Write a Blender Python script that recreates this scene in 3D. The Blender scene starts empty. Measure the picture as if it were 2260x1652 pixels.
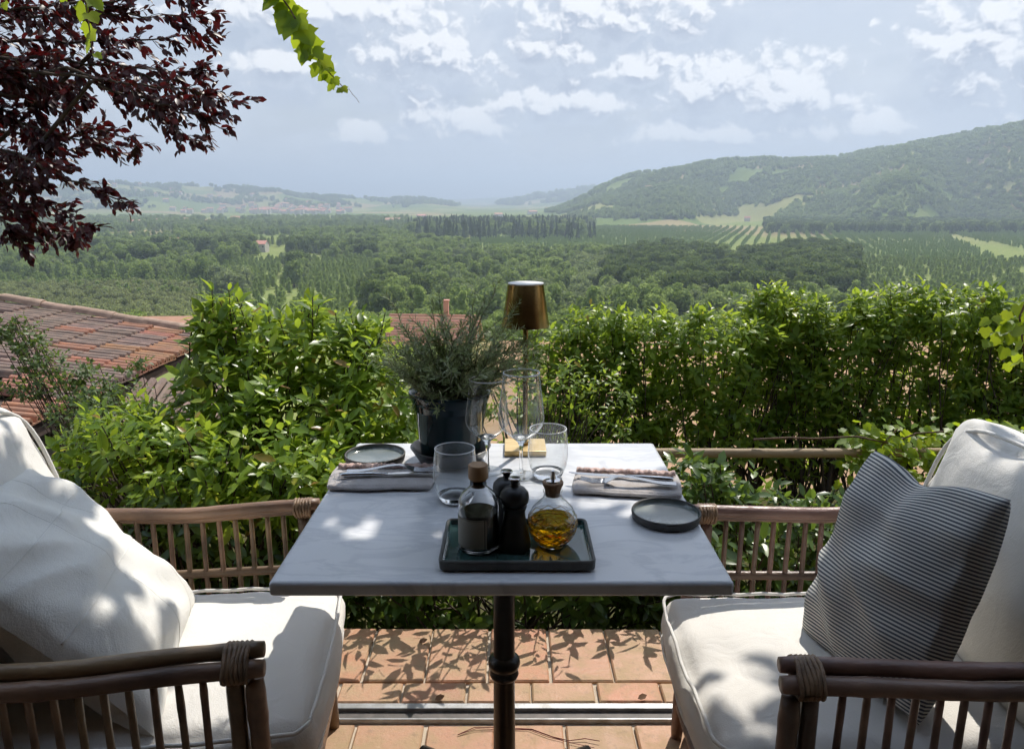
import bpy, math, random
import numpy as np
from mathutils import Vector, Matrix, Quaternion, noise as mnoise

SC = bpy.context.scene
COL = SC.collection
R = math.radians
rng = np.random.default_rng(7)
random.seed(7)

# ------------------------------------------------------------------ camera
CAM_H, PITCH, FPX = 1.30, R(12.9), 762.0          # focal length in pixels of a 1024 wide picture
cam = bpy.data.cameras.new('camera')
cam.sensor_width = 36.0
cam.lens = FPX / 1024 * 36
cam.clip_start = 0.02
cam.clip_end = 60000
camo = bpy.data.objects.new('camera', cam)
camo.location = (0, 0, CAM_H)
camo.rotation_euler = (math.pi / 2 - PITCH, 0, 0)
COL.objects.link(camo)
SC.camera = camo
CP, SP = math.cos(PITCH), math.sin(PITCH)


def ray(x, y):                                    # pixel of the 2260 x 1652 view of the photograph -> direction
    u = x * 1024 / 2260 - 512
    v = y * 748 / 1652 - 374
    return np.array((u, FPX * CP - v * SP, -FPX * SP - v * CP))


def at(x, y, Y):                                  # the point seen there at distance Y
    r = ray(x, y)
    p = r * (Y / r[1])
    return np.array((p[0], Y, p[2] + CAM_H))


def px(X, Y, Z):                                  # world -> pixel (arrays welcome)
    Z = Z - CAM_H
    d = Y * CP - Z * SP
    v = -(Y * SP + Z * CP)
    return (FPX * X / d + 512) * 2260 / 1024, (FPX * v / d + 374) * 1652 / 748


# ------------------------------------------------------------------ sun, sky
SUN = Vector((0.35, 0.72, 1.0)).normalized()
SUN_EL = math.asin(SUN.z)
SUN_AZ = math.atan2(SUN.x, SUN.y)
sl = bpy.data.lights.new('sun', 'SUN')
sl.energy = 2.4
sl.angle = R(0.53)
sl.color = (1.0, 0.945, 0.86)
so = bpy.data.objects.new('sun', sl)
so.rotation_euler = SUN.to_track_quat('Z', 'Y').to_euler()
so.location = (5, 12, 14)
COL.objects.link(so)

SC.view_settings.view_transform = 'Standard'
SC.view_settings.look = 'None'
SC.view_settings.gamma = 1
SC.view_settings.exposure = 1.2
SC.cycles.use_denoising = True
SC.cycles.use_adaptive_sampling = True
SC.cycles.adaptive_threshold = 0.04
SC.cycles.max_bounces = 9
SC.cycles.diffuse_bounces = 3
SC.cycles.glossy_bounces = 4
SC.cycles.transmission_bounces = 10
SC.cycles.transparent_max_bounces = 14
SC.cycles.volume_bounces = 0
SC.cycles.caustics_reflective = False
SC.cycles.caustics_refractive = False
SC.cycles.sample_clamp_indirect = 6.0


class NT:
    """tiny helper round a node tree"""
    def __init__(self, tree):
        self.t = tree
        self.n = tree.nodes
        self.l = tree.links

    def new(self, kind, **kw):
        n = self.n.new(kind)
        for k, v in kw.items():
            setattr(n, k, v)
        return n

    def put(self, sock, v):
        if hasattr(v, 'is_linked'):
            self.l.new(v, sock)
        elif v is not None:
            sock.default_value = v

    def math(self, op, a, b=None, c=None, clamp=False):
        n = self.new('ShaderNodeMath', operation=op)
        n.use_clamp = clamp
        for i, v in enumerate((a, b, c)):
            if v is not None:
                self.put(n.inputs[i], v)
        return n.outputs[0]

    def vmath(self, op, a, b=None):
        n = self.new('ShaderNodeVectorMath', operation=op)
        self.put(n.inputs[0], a)
        if b is not None:
            self.put(n.inputs[1], b)
        return n.outputs['Value'] if op in ('LENGTH', 'DOT_PRODUCT', 'DISTANCE') else n.outputs['Vector']

    def noise(self, vec, scale, detail=3, rough=0.55, dist=0.0):
        n = self.new('ShaderNodeTexNoise')
        if vec is not None:
            self.put(n.inputs['Vector'], vec)
        n.inputs['Scale'].default_value = scale
        n.inputs['Detail'].default_value = detail
        n.inputs['Roughness'].default_value = rough
        n.inputs['Distortion'].default_value = dist
        return n.outputs['Fac']

    def ramp(self, fac, stops, interp='LINEAR'):
        n = self.new('ShaderNodeValToRGB')
        n.color_ramp.interpolation = interp
        e = n.color_ramp.elements
        while len(e) < len(stops):
            e.new(0.5)
        for el, (p, c) in zip(e, stops):
            el.position = p
            el.color = (c[0], c[1], c[2], 1) if hasattr(c, '__len__') else (c, c, c, 1)
        self.put(n.inputs[0], fac)
        return n.outputs[0]

    def mix(self, fac, a, b, mode='MIX'):
        n = self.new('ShaderNodeMix', data_type='RGBA', blend_type=mode)
        self.put(n.inputs[0], fac)
        for s, v in ((n.inputs[6], a), (n.inputs[7], b)):
            if hasattr(v, '__len__') and not hasattr(v, 'is_linked'):
                v = (v[0], v[1], v[2], 1)
            self.put(s, v)
        return n.outputs[2]

    def smooth(self, v, lo, hi, a=0.0, b=1.0):
        n = self.new('ShaderNodeMapRange', interpolation_type='SMOOTHSTEP')
        self.put(n.inputs[0], v)
        for i, q in enumerate((lo, hi, a, b)):
            n.inputs[i + 1].default_value = q
        return n.outputs[0]


def build_world():
    w = bpy.data.worlds.new('World')
    SC.world = w
    w.use_nodes = True
    w.cycles.sampling_method = 'MANUAL'
    w.cycles.sample_map_resolution = 512
    t = NT(w.node_tree)
    t.n.clear()
    out = t.new('ShaderNodeOutputWorld')
    bg = t.new('ShaderNodeBackground')
    t.l.new(bg.outputs[0], out.inputs[0])
    sky = t.new('ShaderNodeTexSky', sky_type='NISHITA')
    sky.sun_disc = False
    sky.sun_elevation = SUN_EL
    sky.sun_rotation = SUN_AZ
    sky.air_density = 1.3
    sky.dust_density = 2.2
    sky.ozone_density = 2.0
    co = t.new('ShaderNodeTexCoord').outputs['Generated']
    d = t.vmath('NORMALIZE', co)
    sep = t.new('ShaderNodeSeparateXYZ')
    t.l.new(d, sep.inputs[0])
    az = t.math('ARCTAN2', sep.outputs[0], sep.outputs[1])
    el = t.math('ARCSINE', sep.outputs[2])
    comb = t.new('ShaderNodeCombineXYZ')
    t.l.new(az, comb.inputs[0])
    t.l.new(el, comb.inputs[1])
    ae = comb.outputs[0]
    # cumulus heaps where they stand in the sky: (pixel, half width, half height)
    heaps = [(915, 105, 150, 110), (1000, 125, 80, 90), (1345, 28, 260, 85), (1245, 112, 165, 66),
             (1400, 155, 130, 52), (1235, 225, 160, 66), (1340, 230, 80, 66), (1580, 190, 150, 85), (1720, 215, 165, 85),
             (1050, 275, 165, 58), (925, 265, 80, 56), (2220, 130, 175, 130), (2100, 110, 70, 46),
             (615, 140, 110, 48), (800, 292, 70, 30), (1930, 275, 110, 34), (1600, 290, 330, 36), (660, 20, 260, 60)]
    g = bpy.data.node_groups.new('cloud_heaps', 'ShaderNodeTree')
    g.interface.new_socket('Vector', in_out='INPUT', socket_type='NodeSocketVector')
    g.interface.new_socket('Cover', in_out='OUTPUT', socket_type='NodeSocketFloat')
    q = NT(g)
    gi = q.new('NodeGroupInput')
    go = q.new('NodeGroupOutput')
    vin = gi.outputs[0]
    best = None
    for (cx, cy, rx, ry) in heaps:
        r = ray(cx, cy)
        a0 = math.atan2(r[0], r[1])
        e0 = math.atan2(r[2], math.hypot(r[0], r[1]))
        k = 1682.0
        n = q.new('ShaderNodeVectorMath', operation='MULTIPLY_ADD')
        q.put(n.inputs[0], vin)
        rx, ry = rx * 1.15, ry * 1.2
        n.inputs[1].default_value = (k / rx, k / ry, 0)
        n.inputs[2].default_value = (-a0 * k / rx, -e0 * k / ry, 0)
        v = q.vmath('LENGTH', n.outputs[0])
        best = v if best is None else q.math('MINIMUM', best, v)
    # the same kind of broken cloud goes on round the rest of the sky
    st = q.vmath('MULTIPLY', vin, (1.0, 1.7, 1.0))
    fn = q.new('ShaderNodeTexNoise', noise_dimensions='2D')
    q.put(fn.inputs['Vector'], st)
    fn.inputs['Scale'].default_value = 5.0
    fn.inputs['Detail'].default_value = 1.0
    far = q.math('MULTIPLY_ADD', fn.outputs['Fac'], 5.0, -3.75)
    near = q.math('SUBTRACT', 1.0, best)
    rest = q.math('MAXIMUM', near, q.math('MINIMUM', far, 0.75))
    q.l.new(q.math('MAXIMUM', rest, -1.6), go.inputs[0])

    def cover(vec):
        n = t.new('ShaderNodeGroup')
        n.node_tree = g
        t.put(n.inputs[0], vec)
        return n.outputs[0]

    wn = t.new('ShaderNodeTexNoise', noise_dimensions='2D')
    t.put(wn.inputs['Vector'], ae)
    wn.inputs['Scale'].default_value = 34.0
    wn.inputs['Detail'].default_value = 3.0
    warp = t.vmath('MULTIPLY', t.vmath('SUBTRACT', wn.outputs['Color'], (0.5, 0.5, 0.5)), (0.022, 0.016, 0))
    ragged = t.math('MULTIPLY_ADD', wn.outputs['Fac'], 0.9, -0.45)

    def puffs(vec, detail):
        """rounded heads, as on a cauliflower"""
        n = t.new('ShaderNodeTexVoronoi', voronoi_dimensions='2D', feature='F1')
        t.put(n.inputs['Vector'], t.vmath('MULTIPLY', vec, (1.0, 1.2, 1.0)))
        n.inputs['Scale'].default_value = 18.0
        n.inputs['Detail'].default_value = detail
        n.inputs['Roughness'].default_value = 0.55
        n.inputs['Lacunarity'].default_value = 2.1
        return t.math('MULTIPLY_ADD', n.outputs['Distance'], -1.05, 0.70)
    b0 = cover(ae)
    b1 = cover(t.vmath('ADD', ae, (0.004, 0.024, 0)))
    aw = t.vmath('ADD', ae, warp)
    p0 = puffs(aw, 3.0)
    p1 = puffs(t.vmath('ADD', aw, (0.004, 0.008, 0)), 3.0)
    c0 = t.math('ADD', t.math('ADD', t.math('MULTIPLY', b0, 1.25), p0), ragged)
    mask = t.smooth(c0, -0.06, 0.34)
    slope = t.math('ADD', t.math('MULTIPLY', t.math('SUBTRACT', b0, b1), 1.0), t.math('SUBTRACT', p0, p1))
    lit = t.smooth(slope, -0.12, 0.42)
    thin = t.smooth(c0, 0.0, 1.1)
    shade = t.mix(thin, (0.34, 0.375, 0.43), (0.235, 0.265, 0.33))
    body = t.mix(lit, shade, (0.575, 0.58, 0.59))
    vn = t.new('ShaderNodeTexNoise', noise_dimensions='2D')
    t.put(vn.inputs['Vector'], t.vmath('MULTIPLY', ae, (1.0, 3.2, 1.0)))
    vn.inputs['Scale'].default_value = 4.5
    vn.inputs['Detail'].default_value = 4.0
    vn.inputs['Roughness'].default_value = 0.6
    vn.inputs['Distortion'].default_value = 0.4
    veil = vn.outputs['Fac']
    base = t.mix(1.0, sky.outputs[0], (0.055, 0.055, 0.058), 'MULTIPLY')
    milky = t.mix(t.smooth(veil, 0.35, 0.65), (0.30, 0.33, 0.39), (0.375, 0.405, 0.455))
    base = t.mix(t.smooth(veil, 0.30, 0.72, 0.6, 0.95), base, milky)
    base = t.mix(t.smooth(sep.outputs[2], 0.0, 0.13, 0.85, 0.0), base, (0.325, 0.35, 0.395))
    up = t.smooth(sep.outputs[2], 0.01, 0.13)
    wt = t.math('MULTIPLY', mask, t.math('MULTIPLY_ADD', up, 0.62, 0.28))
    under = t.math('MULTIPLY', t.smooth(t.math('ADD', b1, ragged), -0.15, 0.7), t.math('MULTIPLY_ADD', up, 0.5, 0.15))
    base = t.mix(under, base, (0.25, 0.285, 0.355))
    colr = t.mix(wt, base, body)
    gnd = t.smooth(sep.outputs[2], -0.03, 0.0)
    colr = t.mix(gnd, (0.16, 0.18, 0.14), colr)
    t.l.new(colr, bg.inputs[0])
    bg.inputs[1].default_value = 0.84


build_world()


# ------------------------------------------------------------------ materials
def material(name):
    m = bpy.data.materials.new(name)
    m.use_nodes = True
    t = NT(m.node_tree)
    t.n.clear()
    o = t.new('ShaderNodeOutputMaterial')
    return m, t, o


def pm(name, c1, c2=None, scale=6.0, rough=0.6, bump=0.0, bscale=None, metal=0.0, detail=4, spec=0.5, stretch=None,
       coat=0.0, sheen=0.0, rvar=0.0, objvar=0.0, coords='Object'):
    """principled with two-tone noise, bump and a little variation from object to object"""
    m, t, o = material(name)
    b = t.new('ShaderNodeBsdfPrincipled')
    t.l.new(b.outputs[0], o.inputs[0])
    co = t.new('ShaderNodeTexCoord').outputs[coords]
    if stretch:
        co = t.vmath('MULTIPLY', co, stretch)
    f = t.noise(co, scale, detail)
    col = t.mix(t.smooth(f, 0.3, 0.7), c1, c2 or c1)
    if objvar:
        rnd = t.new('ShaderNodeObjectInfo').outputs['Random']
        k = t.math('MULTIPLY_ADD', rnd, 2 * objvar, 1 - objvar)
        hsv = t.new('ShaderNodeHueSaturation')
        t.put(hsv.inputs['Value'], k)
        hsv.inputs['Hue'].default_value = 0.5
        t.put(hsv.inputs['Hue'], t.math('MULTIPLY_ADD', t.math('FRACT', t.math('MULTIPLY', rnd, 7.31)), 0.03, 0.485))
        t.l.new(col, hsv.inputs['Color'])
        col = hsv.outputs[0]
    t.put(b.inputs['Base Color'], col if hasattr(col, 'is_linked') else col)
    if rvar:
        t.put(b.inputs['Roughness'], t.math('MULTIPLY_ADD', f, rvar, rough - rvar / 2))
    else:
        b.inputs['Roughness'].default_value = rough
    b.inputs['Metallic'].default_value = metal
    b.inputs['Specular IOR Level'].default_value = spec
    b.inputs['Coat Weight'].default_value = coat
    b.inputs['Sheen Weight'].default_value = sheen
    if bump:
        bn = t.new('ShaderNodeBump')
        bn.inputs['Strength'].default_value = bump
        bn.inputs['Distance'].default_value = 0.004
        t.put(bn.inputs['Height'], t.noise(co, bscale or scale * 5, 4))
        t.l.new(bn.outputs[0], b.inputs['Normal'])
    return m


def leaf_mat(name, stops, rough=0.35, trans=0.38, tcol=(0.30, 0.42, 0.04), spec=0.5):
    m, t, o = material(name)
    isl = t.new('ShaderNodeNewGeometry').outputs['Random Per Island']
    ob = t.new('ShaderNodeObjectInfo').outputs['Random']
    r = t.math('FRACT', t.math('ADD', isl, ob))
    col = t.ramp(r, stops)
    b = t.new('ShaderNodeBsdfPrincipled')
    t.l.new(col, b.inputs['Base Color'])
    b.inputs['Roughness'].default_value = rough
    b.inputs['Specular IOR Level'].default_value = spec
    tr = t.new('ShaderNodeBsdfTranslucent')
    t.put(tr.inputs[0], t.mix(0.75, col, t.mix(0.35, tcol, col), 'MIX'))
    mx = t.new('ShaderNodeMixShader')
    mx.inputs[0].default_value = trans
    t.l.new(b.outputs[0], mx.inputs[1])
    t.l.new(tr.outputs[0], mx.inputs[2])
    t.l.new(mx.outputs[0], o.inputs[0])
    return m


def glass_thin(name, tint=(0.97, 0.98, 0.98), ior=1.5, edge=0.85):
    m, t, o = material(name)
    lw = t.new('ShaderNodeLayerWeight')
    k0 = ((ior - 1) / (ior + 1)) ** 2
    fr = t.new('ShaderNodeMath', operation='MULTIPLY_ADD')
    t.l.new(t.math('POWER', lw.outputs['Facing'], 2.4), fr.inputs[0])
    lw.inputs[0].default_value = 0.5
    fr.inputs[1].default_value = 0.9
    fr.inputs[2].default_value = k0 * 1.3
    tr = t.new('ShaderNodeBsdfTransparent')
    tr.inputs[0].default_value = (*tint, 1)
    gl = t.new('ShaderNodeBsdfGlossy')
    gl.inputs['Roughness'].default_value = 0.02
    mx = t.new('ShaderNodeMixShader')
    t.l.new(fr.outputs[0], mx.inputs[0])
    t.l.new(tr.outputs[0], mx.inputs[1])
    t.l.new(gl.outputs[0], mx.inputs[2])
    # pale tint painted towards the outline in place of refracted highlights
    df = t.new('ShaderNodeBsdfTranslucent')
    df.inputs[0].default_value = (0.85, 0.88, 0.9, 1)
    m2 = t.new('ShaderNodeMixShader')
    t.put(m2.inputs[0], t.math('MULTIPLY_ADD', t.math('POWER', lw.outputs['Facing'], 6.0), edge, 0.045))
    t.l.new(mx.outputs[0], m2.inputs[1])
    t.l.new(df.outputs[0], m2.inputs[2])
    t.l.new(m2.outputs[0], o.inputs[0])
    return m


def glass_rim_glint(name):  # whitish mix paints a bright highlight along the rim
    m, t, o = material(name)
    tr = t.new('ShaderNodeBsdfTransparent')
    b = t.new('ShaderNodeBsdfPrincipled')
    b.inputs['Base Color'].default_value = (0.9, 0.92, 0.93, 1)
    b.inputs['Roughness'].default_value = 0.12
    mx = t.new('ShaderNodeMixShader')
    mx.inputs[0].default_value = 0.8
    t.l.new(tr.outputs[0], mx.inputs[1])
    t.l.new(b.outputs[0], mx.inputs[2])
    t.l.new(mx.outputs[0], o.inputs[0])
    return m


def glass_solid(name, col=(1, 1, 1), ior=1.48, rough=0.0):
    m, t, o = material(name)
    g = t.new('ShaderNodeBsdfGlass')
    g.inputs['Color'].default_value = (*col, 1)
    g.inputs['IOR'].default_value = ior
    g.inputs['Roughness'].default_value = rough
    t.l.new(g.outputs[0], o.inputs[0])
    return m


M = {}
M['tile'] = None
M['mortar'] = pm('mortar', (0.52, 0.44, 0.34), (0.42, 0.35, 0.27), 20, 0.9, 0.5, 120)
M['alu'] = pm('track_metal', (0.40, 0.40, 0.41), (0.24, 0.235, 0.23), 18, 0.45, 0.1, 200, metal=0.9, rvar=0.2)
M['channel'] = pm('track_channel', (0.06, 0.055, 0.05), (0.12, 0.10, 0.09), 20, 0.6)
M['marble'] = None
M['iron'] = pm('black_iron', (0.008, 0.008, 0.009), (0.014, 0.014, 0.014), 30, 0.30, 0.15, 80, spec=0.35)
M['rattan'] = pm('rattan_cane', (0.27, 0.172, 0.10), (0.085, 0.054, 0.035), 9, 0.40, 0.35, 90, stretch=(0.5, 1.6, 1.0), objvar=0.2, rvar=0.25, detail=8)
M['rattan_pink'] = pm('rattan_cane_rosy', (0.26, 0.16, 0.12), (0.085, 0.053, 0.042), 9, 0.38, 0.35, 90, stretch=(0.5, 1.6, 1.0), objvar=0.18, rvar=0.25, detail=8)
M['lash'] = pm('cane_lashing', (0.28, 0.18, 0.105), (0.12, 0.075, 0.045), 40, 0.55, 0.4, 160)
M['stone_dark'] = pm('stoneware_outside', (0.055, 0.053, 0.05), (0.10, 0.095, 0.085), 30, 0.7, 0.25, 120)
M['glaze'] = pm('stoneware_glaze', (0.09, 0.115, 0.11), (0.17, 0.19, 0.175), 14, 0.16, 0.12, 25, coat=0.5)
M['traybody'] = pm('tray_outside', (0.06, 0.062, 0.056), (0.10, 0.10, 0.09), 30, 0.6, 0.2, 100)
M['trayglaze'] = pm('tray_glaze', (0.03, 0.07, 0.065), (0.06, 0.12, 0.11), 14, 0.08, 0.1, 20, coat=0.6)
M['pot'] = pm('pot_glaze', (0.004, 0.018, 0.022), (0.008, 0.032, 0.036), 8, 0.06, 0.5, 8, coat=0.15, spec=0.35)
M['saucer'] = pm('saucer_glaze', (0.014, 0.014, 0.016), (0.03, 0.03, 0.032), 14, 0.33, 0.15, 40)
M['soilpot'] = pm('potting_soil', (0.03, 0.02, 0.013), (0.06, 0.04, 0.026), 60, 0.95, 0.8, 200)
M['brass'] = pm('brushed_brass', (0.36, 0.25, 0.11), (0.27, 0.185, 0.08), 4, 0.22, 0.06, 120, metal=1.0, stretch=(1, 1, 14), rvar=0.12)
M['brassbase'] = pm('brass_base', (0.74, 0.56, 0.28), (0.62, 0.43, 0.18), 22, 0.36, 0.08, 60, metal=0.55, stretch=(1, 8, 1))
M['lampcap'] = pm('lamp_cap', (0.78, 0.76, 0.72), (0.7, 0.68, 0.64), 20, 0.35)
M['steel'] = pm('cutlery_steel', (0.62, 0.62, 0.63), (0.55, 0.55, 0.56), 30, 0.17, 0.0, metal=1.0)
M['napkin'] = pm('linen_napkin', (0.50, 0.46, 0.44), (0.42, 0.38, 0.36), 30, 0.92, 0.6, 300, sheen=0.2)
M['napfringe'] = pm('linen_gathered_edge', (0.66, 0.49, 0.43), (0.46, 0.31, 0.27), 26, 0.92, 0.7, 240, sheen=0.2)
M['grinder'] = pm('matt_black_wood', (0.010, 0.010, 0.011), (0.016, 0.016, 0.016), 40, 0.42, 0.05, 100)
M['chrome'] = pm('chrome', (0.7, 0.7, 0.72), None, 5, 0.12, metal=1.0)
M['stopper'] = pm('stopper_wood', (0.36, 0.21, 0.10), (0.26, 0.14, 0.065), 30, 0.5, 0.2, 90, stretch=(1, 1, 0.2))
M['cork'] = pm('cork', (0.36, 0.23, 0.14), (0.24, 0.14, 0.08), 90, 0.85, 0.5, 200)
M['vinegar'] = pm('dark_vinegar', (0.006, 0.004, 0.003), None, 5, 0.06)
M['gthin'] = glass_thin('clear_glass')
M['gsolid'] = glass_solid('solid_glass')
M['cutline'] = pm('cut_glass_edge', (0.50, 0.32, 0.07), (0.34, 0.20, 0.04), 40, 0.12)
M['grim'] = glass_rim_glint('glass_rim_glint')
M['oil'] = glass_solid('olive_oil', (0.99, 0.70, 0.09), 1.22)
M['woodrail'] = pm('weathered_pole', (0.36, 0.26, 0.15), (0.24, 0.17, 0.10), 6, 0.7, 0.5, 30, stretch=(0.3, 3, 3))
M['bark'] = pm('bark', (0.085, 0.062, 0.045), (0.045, 0.034, 0.026), 20, 0.9, 0.6, 80)
M['twig'] = pm('twig', (0.16, 0.10, 0.06), (0.09, 0.055, 0.035), 30, 0.8, 0.4, 120)
M['rosestem'] = pm('rosemary_stem', (0.24, 0.24, 0.14), (0.17, 0.16, 0.10), 40, 0.8, 0.3, 200)
M['plaster'] = pm('plaster', (0.44, 0.36, 0.26), (0.38, 0.31, 0.22), 3, 0.9, 0.3, 40)
M['whitewall'] = pm('pale_plaster', (0.62, 0.58, 0.52), (0.54, 0.50, 0.44), 0.6, 0.9, 0.2, 4)
M['rooftile'] = pm('old_roof_tile', (0.33, 0.225, 0.18), (0.20, 0.15, 0.13), 7, 0.85, 0.6, 30, objvar=0.07, detail=8)
M['rooftile_red'] = pm('fresh_roof_tile', (0.44, 0.205, 0.12), (0.31, 0.17, 0.12), 7, 0.85, 0.5, 30, objvar=0.07, detail=8)
M['underlay'] = pm('roof_channels', (0.10, 0.065, 0.05), (0.06, 0.042, 0.035), 9, 0.9, 0.6, 30)
M['ridgetile'] = pm('ridge_tile', (0.46, 0.34, 0.25), (0.27, 0.20, 0.15), 9, 0.9, 0.6, 40, objvar=0.12, detail=8)
M['farroof'] = pm('far_roof', (0.60, 0.31, 0.23), (0.52, 0.27, 0.20), 0.7, 0.85, 0.3, 4, objvar=0.15)
M['window'] = pm('window_dark', (0.03, 0.035, 0.04), None, 5, 0.15)
M['shutter'] = pm('shutter', (0.06, 0.08, 0.07), (0.05, 0.06, 0.05), 5, 0.6)
M['timber'] = pm('timber', (0.12, 0.075, 0.045), (0.08, 0.05, 0.03), 6, 0.7, 0.4, 40, stretch=(1, 1, 0.3))
M['canopy'] = None
M['dryleaf'] = pm('dry_leaf', (0.22, 0.11, 0.05), (0.14, 0.07, 0.03), 30, 0.8)
M['redtwig'] = pm('red_twig', (0.20, 0.035, 0.03), (0.14, 0.03, 0.025), 30, 0.7)
M['post'] = pm('dark_post', (0.02, 0.02, 0.02), None, 10, 0.5)

GREEN = [(0.0, (0.06, 0.12, 0.016)), (0.4, (0.14, 0.235, 0.025)), (0.80, (0.25, 0.37, 0.04)), (0.965, (0.34, 0.42, 0.06)), (0.985, (0.36, 0.24, 0.05)), (1.0, (0.30, 0.15, 0.05))]
M['leaf'] = leaf_mat('laurel_leaf', GREEN, 0.34, 0.48, (0.60, 0.74, 0.06), 0.5)
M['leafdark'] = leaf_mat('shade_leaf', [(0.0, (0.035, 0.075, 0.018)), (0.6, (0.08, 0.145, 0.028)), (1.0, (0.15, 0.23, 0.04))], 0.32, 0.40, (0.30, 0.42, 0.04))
M['hedgeleaf'] = leaf_mat('hedge_leaf', [(0.0, (0.08, 0.15, 0.025)), (0.5, (0.15, 0.245, 0.035)), (0.9, (0.24, 0.34, 0.045)), (0.98, (0.34, 0.38, 0.05)), (1.0, (0.36, 0.20, 0.05))], 0.38, 0.54, (0.58, 0.72, 0.06), 0.4)
M['plumleaf'] = leaf_mat('plum_leaf', [(0.0, (0.016, 0.007, 0.010)), (0.6, (0.032, 0.009, 0.012)), (1.0, (0.07, 0.014, 0.016))], 0.45, 0.20, (0.34, 0.02, 0.02))
M['vineleaf'] = leaf_mat('vine_leaf', [(0.0, (0.10, 0.19, 0.015)), (0.6, (0.17, 0.28, 0.02)), (1.0, (0.25, 0.32, 0.03))], 0.45, 0.55, (0.62, 0.72, 0.03))
M['roseleaf'] = leaf_mat('briar_leaf', [(0.0, (0.05, 0.09, 0.03)), (0.6, (0.085, 0.14, 0.045)), (1.0, (0.13, 0.19, 0.06))], 0.5, 0.35, (0.32, 0.44, 0.06))
M['needle'] = leaf_mat('rosemary_needle', [(0.0, (0.19, 0.25, 0.10)), (0.6, (0.31, 0.37, 0.18)), (1.0, (0.52, 0.55, 0.37))], 0.45, 0.40, (0.36, 0.44, 0.14))


def tree_mat(name, c1, c2, trans=0.28):
    m, t, o = material(name)
    ob = t.new('ShaderNodeObjectInfo').outputs['Random']
    isl = t.new('ShaderNodeNewGeometry').outputs['Random Per Island']
    col = t.mix(ob, c1, c2)
    col = t.mix(t.math('MULTIPLY', isl, 0.4), col, (0.20, 0.25, 0.08))
    b = t.new('ShaderNodeBsdfDiffuse')
    t.l.new(col, b.inputs[0])
    tr = t.new('ShaderNodeBsdfTranslucent')
    t.put(tr.inputs[0], t.mix(0.5, col, (0.36, 0.45, 0.12)))
    mx = t.new('ShaderNodeMixShader')
    mx.inputs[0].default_value = min(0.6, trans + 0.2)
    t.l.new(b.outputs[0], mx.inputs[1])
    t.l.new(tr.outputs[0], mx.inputs[2])
    t.l.new(mx.outputs[0], o.inputs[0])
    return m


M['t_broad'] = tree_mat('broadleaf_crown', (0.15, 0.225, 0.07), (0.31, 0.39, 0.14))
M['t_olive'] = tree_mat('silvery_crown', (0.19, 0.24, 0.14), (0.25, 0.28, 0.18))
M['t_light'] = tree_mat('young_poplar_crown', (0.25, 0.35, 0.11), (0.33, 0.42, 0.14), 0.45)
M['t_poplar'] = tree_mat('poplar_crown', (0.25, 0.39, 0.13), (0.32, 0.45, 0.17), 0.45)
M['t_scrub'] = tree_mat('scrub_crown', (0.21, 0.22, 0.14), (0.28, 0.275, 0.17), 0.35)
M['t_conifer'] = tree_mat('conifer_crown', (0.036, 0.066, 0.042), (0.055, 0.092, 0.055), 0.12)
M['t_oak'] = tree_mat('oak_crown', (0.055, 0.095, 0.035), (0.095, 0.145, 0.05), 0.12)
M['t_grove'] = tree_mat('grove_crown', (0.22, 0.32, 0.12), (0.34, 0.42, 0.17), 0.4)
M['t_hill'] = tree_mat('hill_wood_crown', (0.09, 0.16, 0.075), (0.22, 0.29, 0.12), 0.38)


def marble():
    m, t, o = material('white_marble')
    b = t.new('ShaderNodeBsdfPrincipled')
    co = t.new('ShaderNodeTexCoord').outputs['Object']
    w = t.vmath('ADD', co, t.vmath('MULTIPLY', t.new('ShaderNodeTexNoise').outputs['Color'], (0, 0, 0)))
    n1 = t.noise(t.vmath('MULTIPLY', w, (1.0, 2.6, 1.0)), 4.5, 8, 0.62, 1.2)
    vein = t.math('ABSOLUTE', t.math('SUBTRACT', n1, 0.5))
    v = t.smooth(vein, 0.0, 0.07)
    soft = t.smooth(t.noise(co, 3.0, 5), 0.35, 0.7)
    col = t.mix(soft, (0.63, 0.64, 0.66), (0.69, 0.69, 0.695))
    col = t.mix(v, (0.56, 0.57, 0.595), col)
    t.l.new(col, b.inputs['Base Color'])
    b.inputs['Roughness'].default_value = 0.22
    t.l.new(b.outputs[0], o.inputs[0])
    return m


M['marble'] = marble()


def awning():  # unseen cloth, made translucent and bluish to brighten the shade below
    m, t, o = material('fill_awning')
    co = t.new('ShaderNodeTexCoord').outputs['Object']
    f = t.noise(co, 6, 4)
    d = t.new('ShaderNodeBsdfDiffuse')
    t.put(d.inputs[0], t.mix(f, (0.62, 0.66, 0.72), (0.55, 0.60, 0.66)))
    tr = t.new('ShaderNodeBsdfTranslucent')
    t.put(tr.inputs[0], t.mix(f, (0.50, 0.62, 0.82), (0.45, 0.57, 0.77)))
    mx = t.new('ShaderNodeMixShader')
    mx.inputs[0].default_value = 0.85
    t.l.new(d.outputs[0], mx.inputs[1])
    t.l.new(tr.outputs[0], mx.inputs[2])
    t.l.new(mx.outputs[0], o.inputs[0])
    return m


M['canopy'] = awning()


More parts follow.
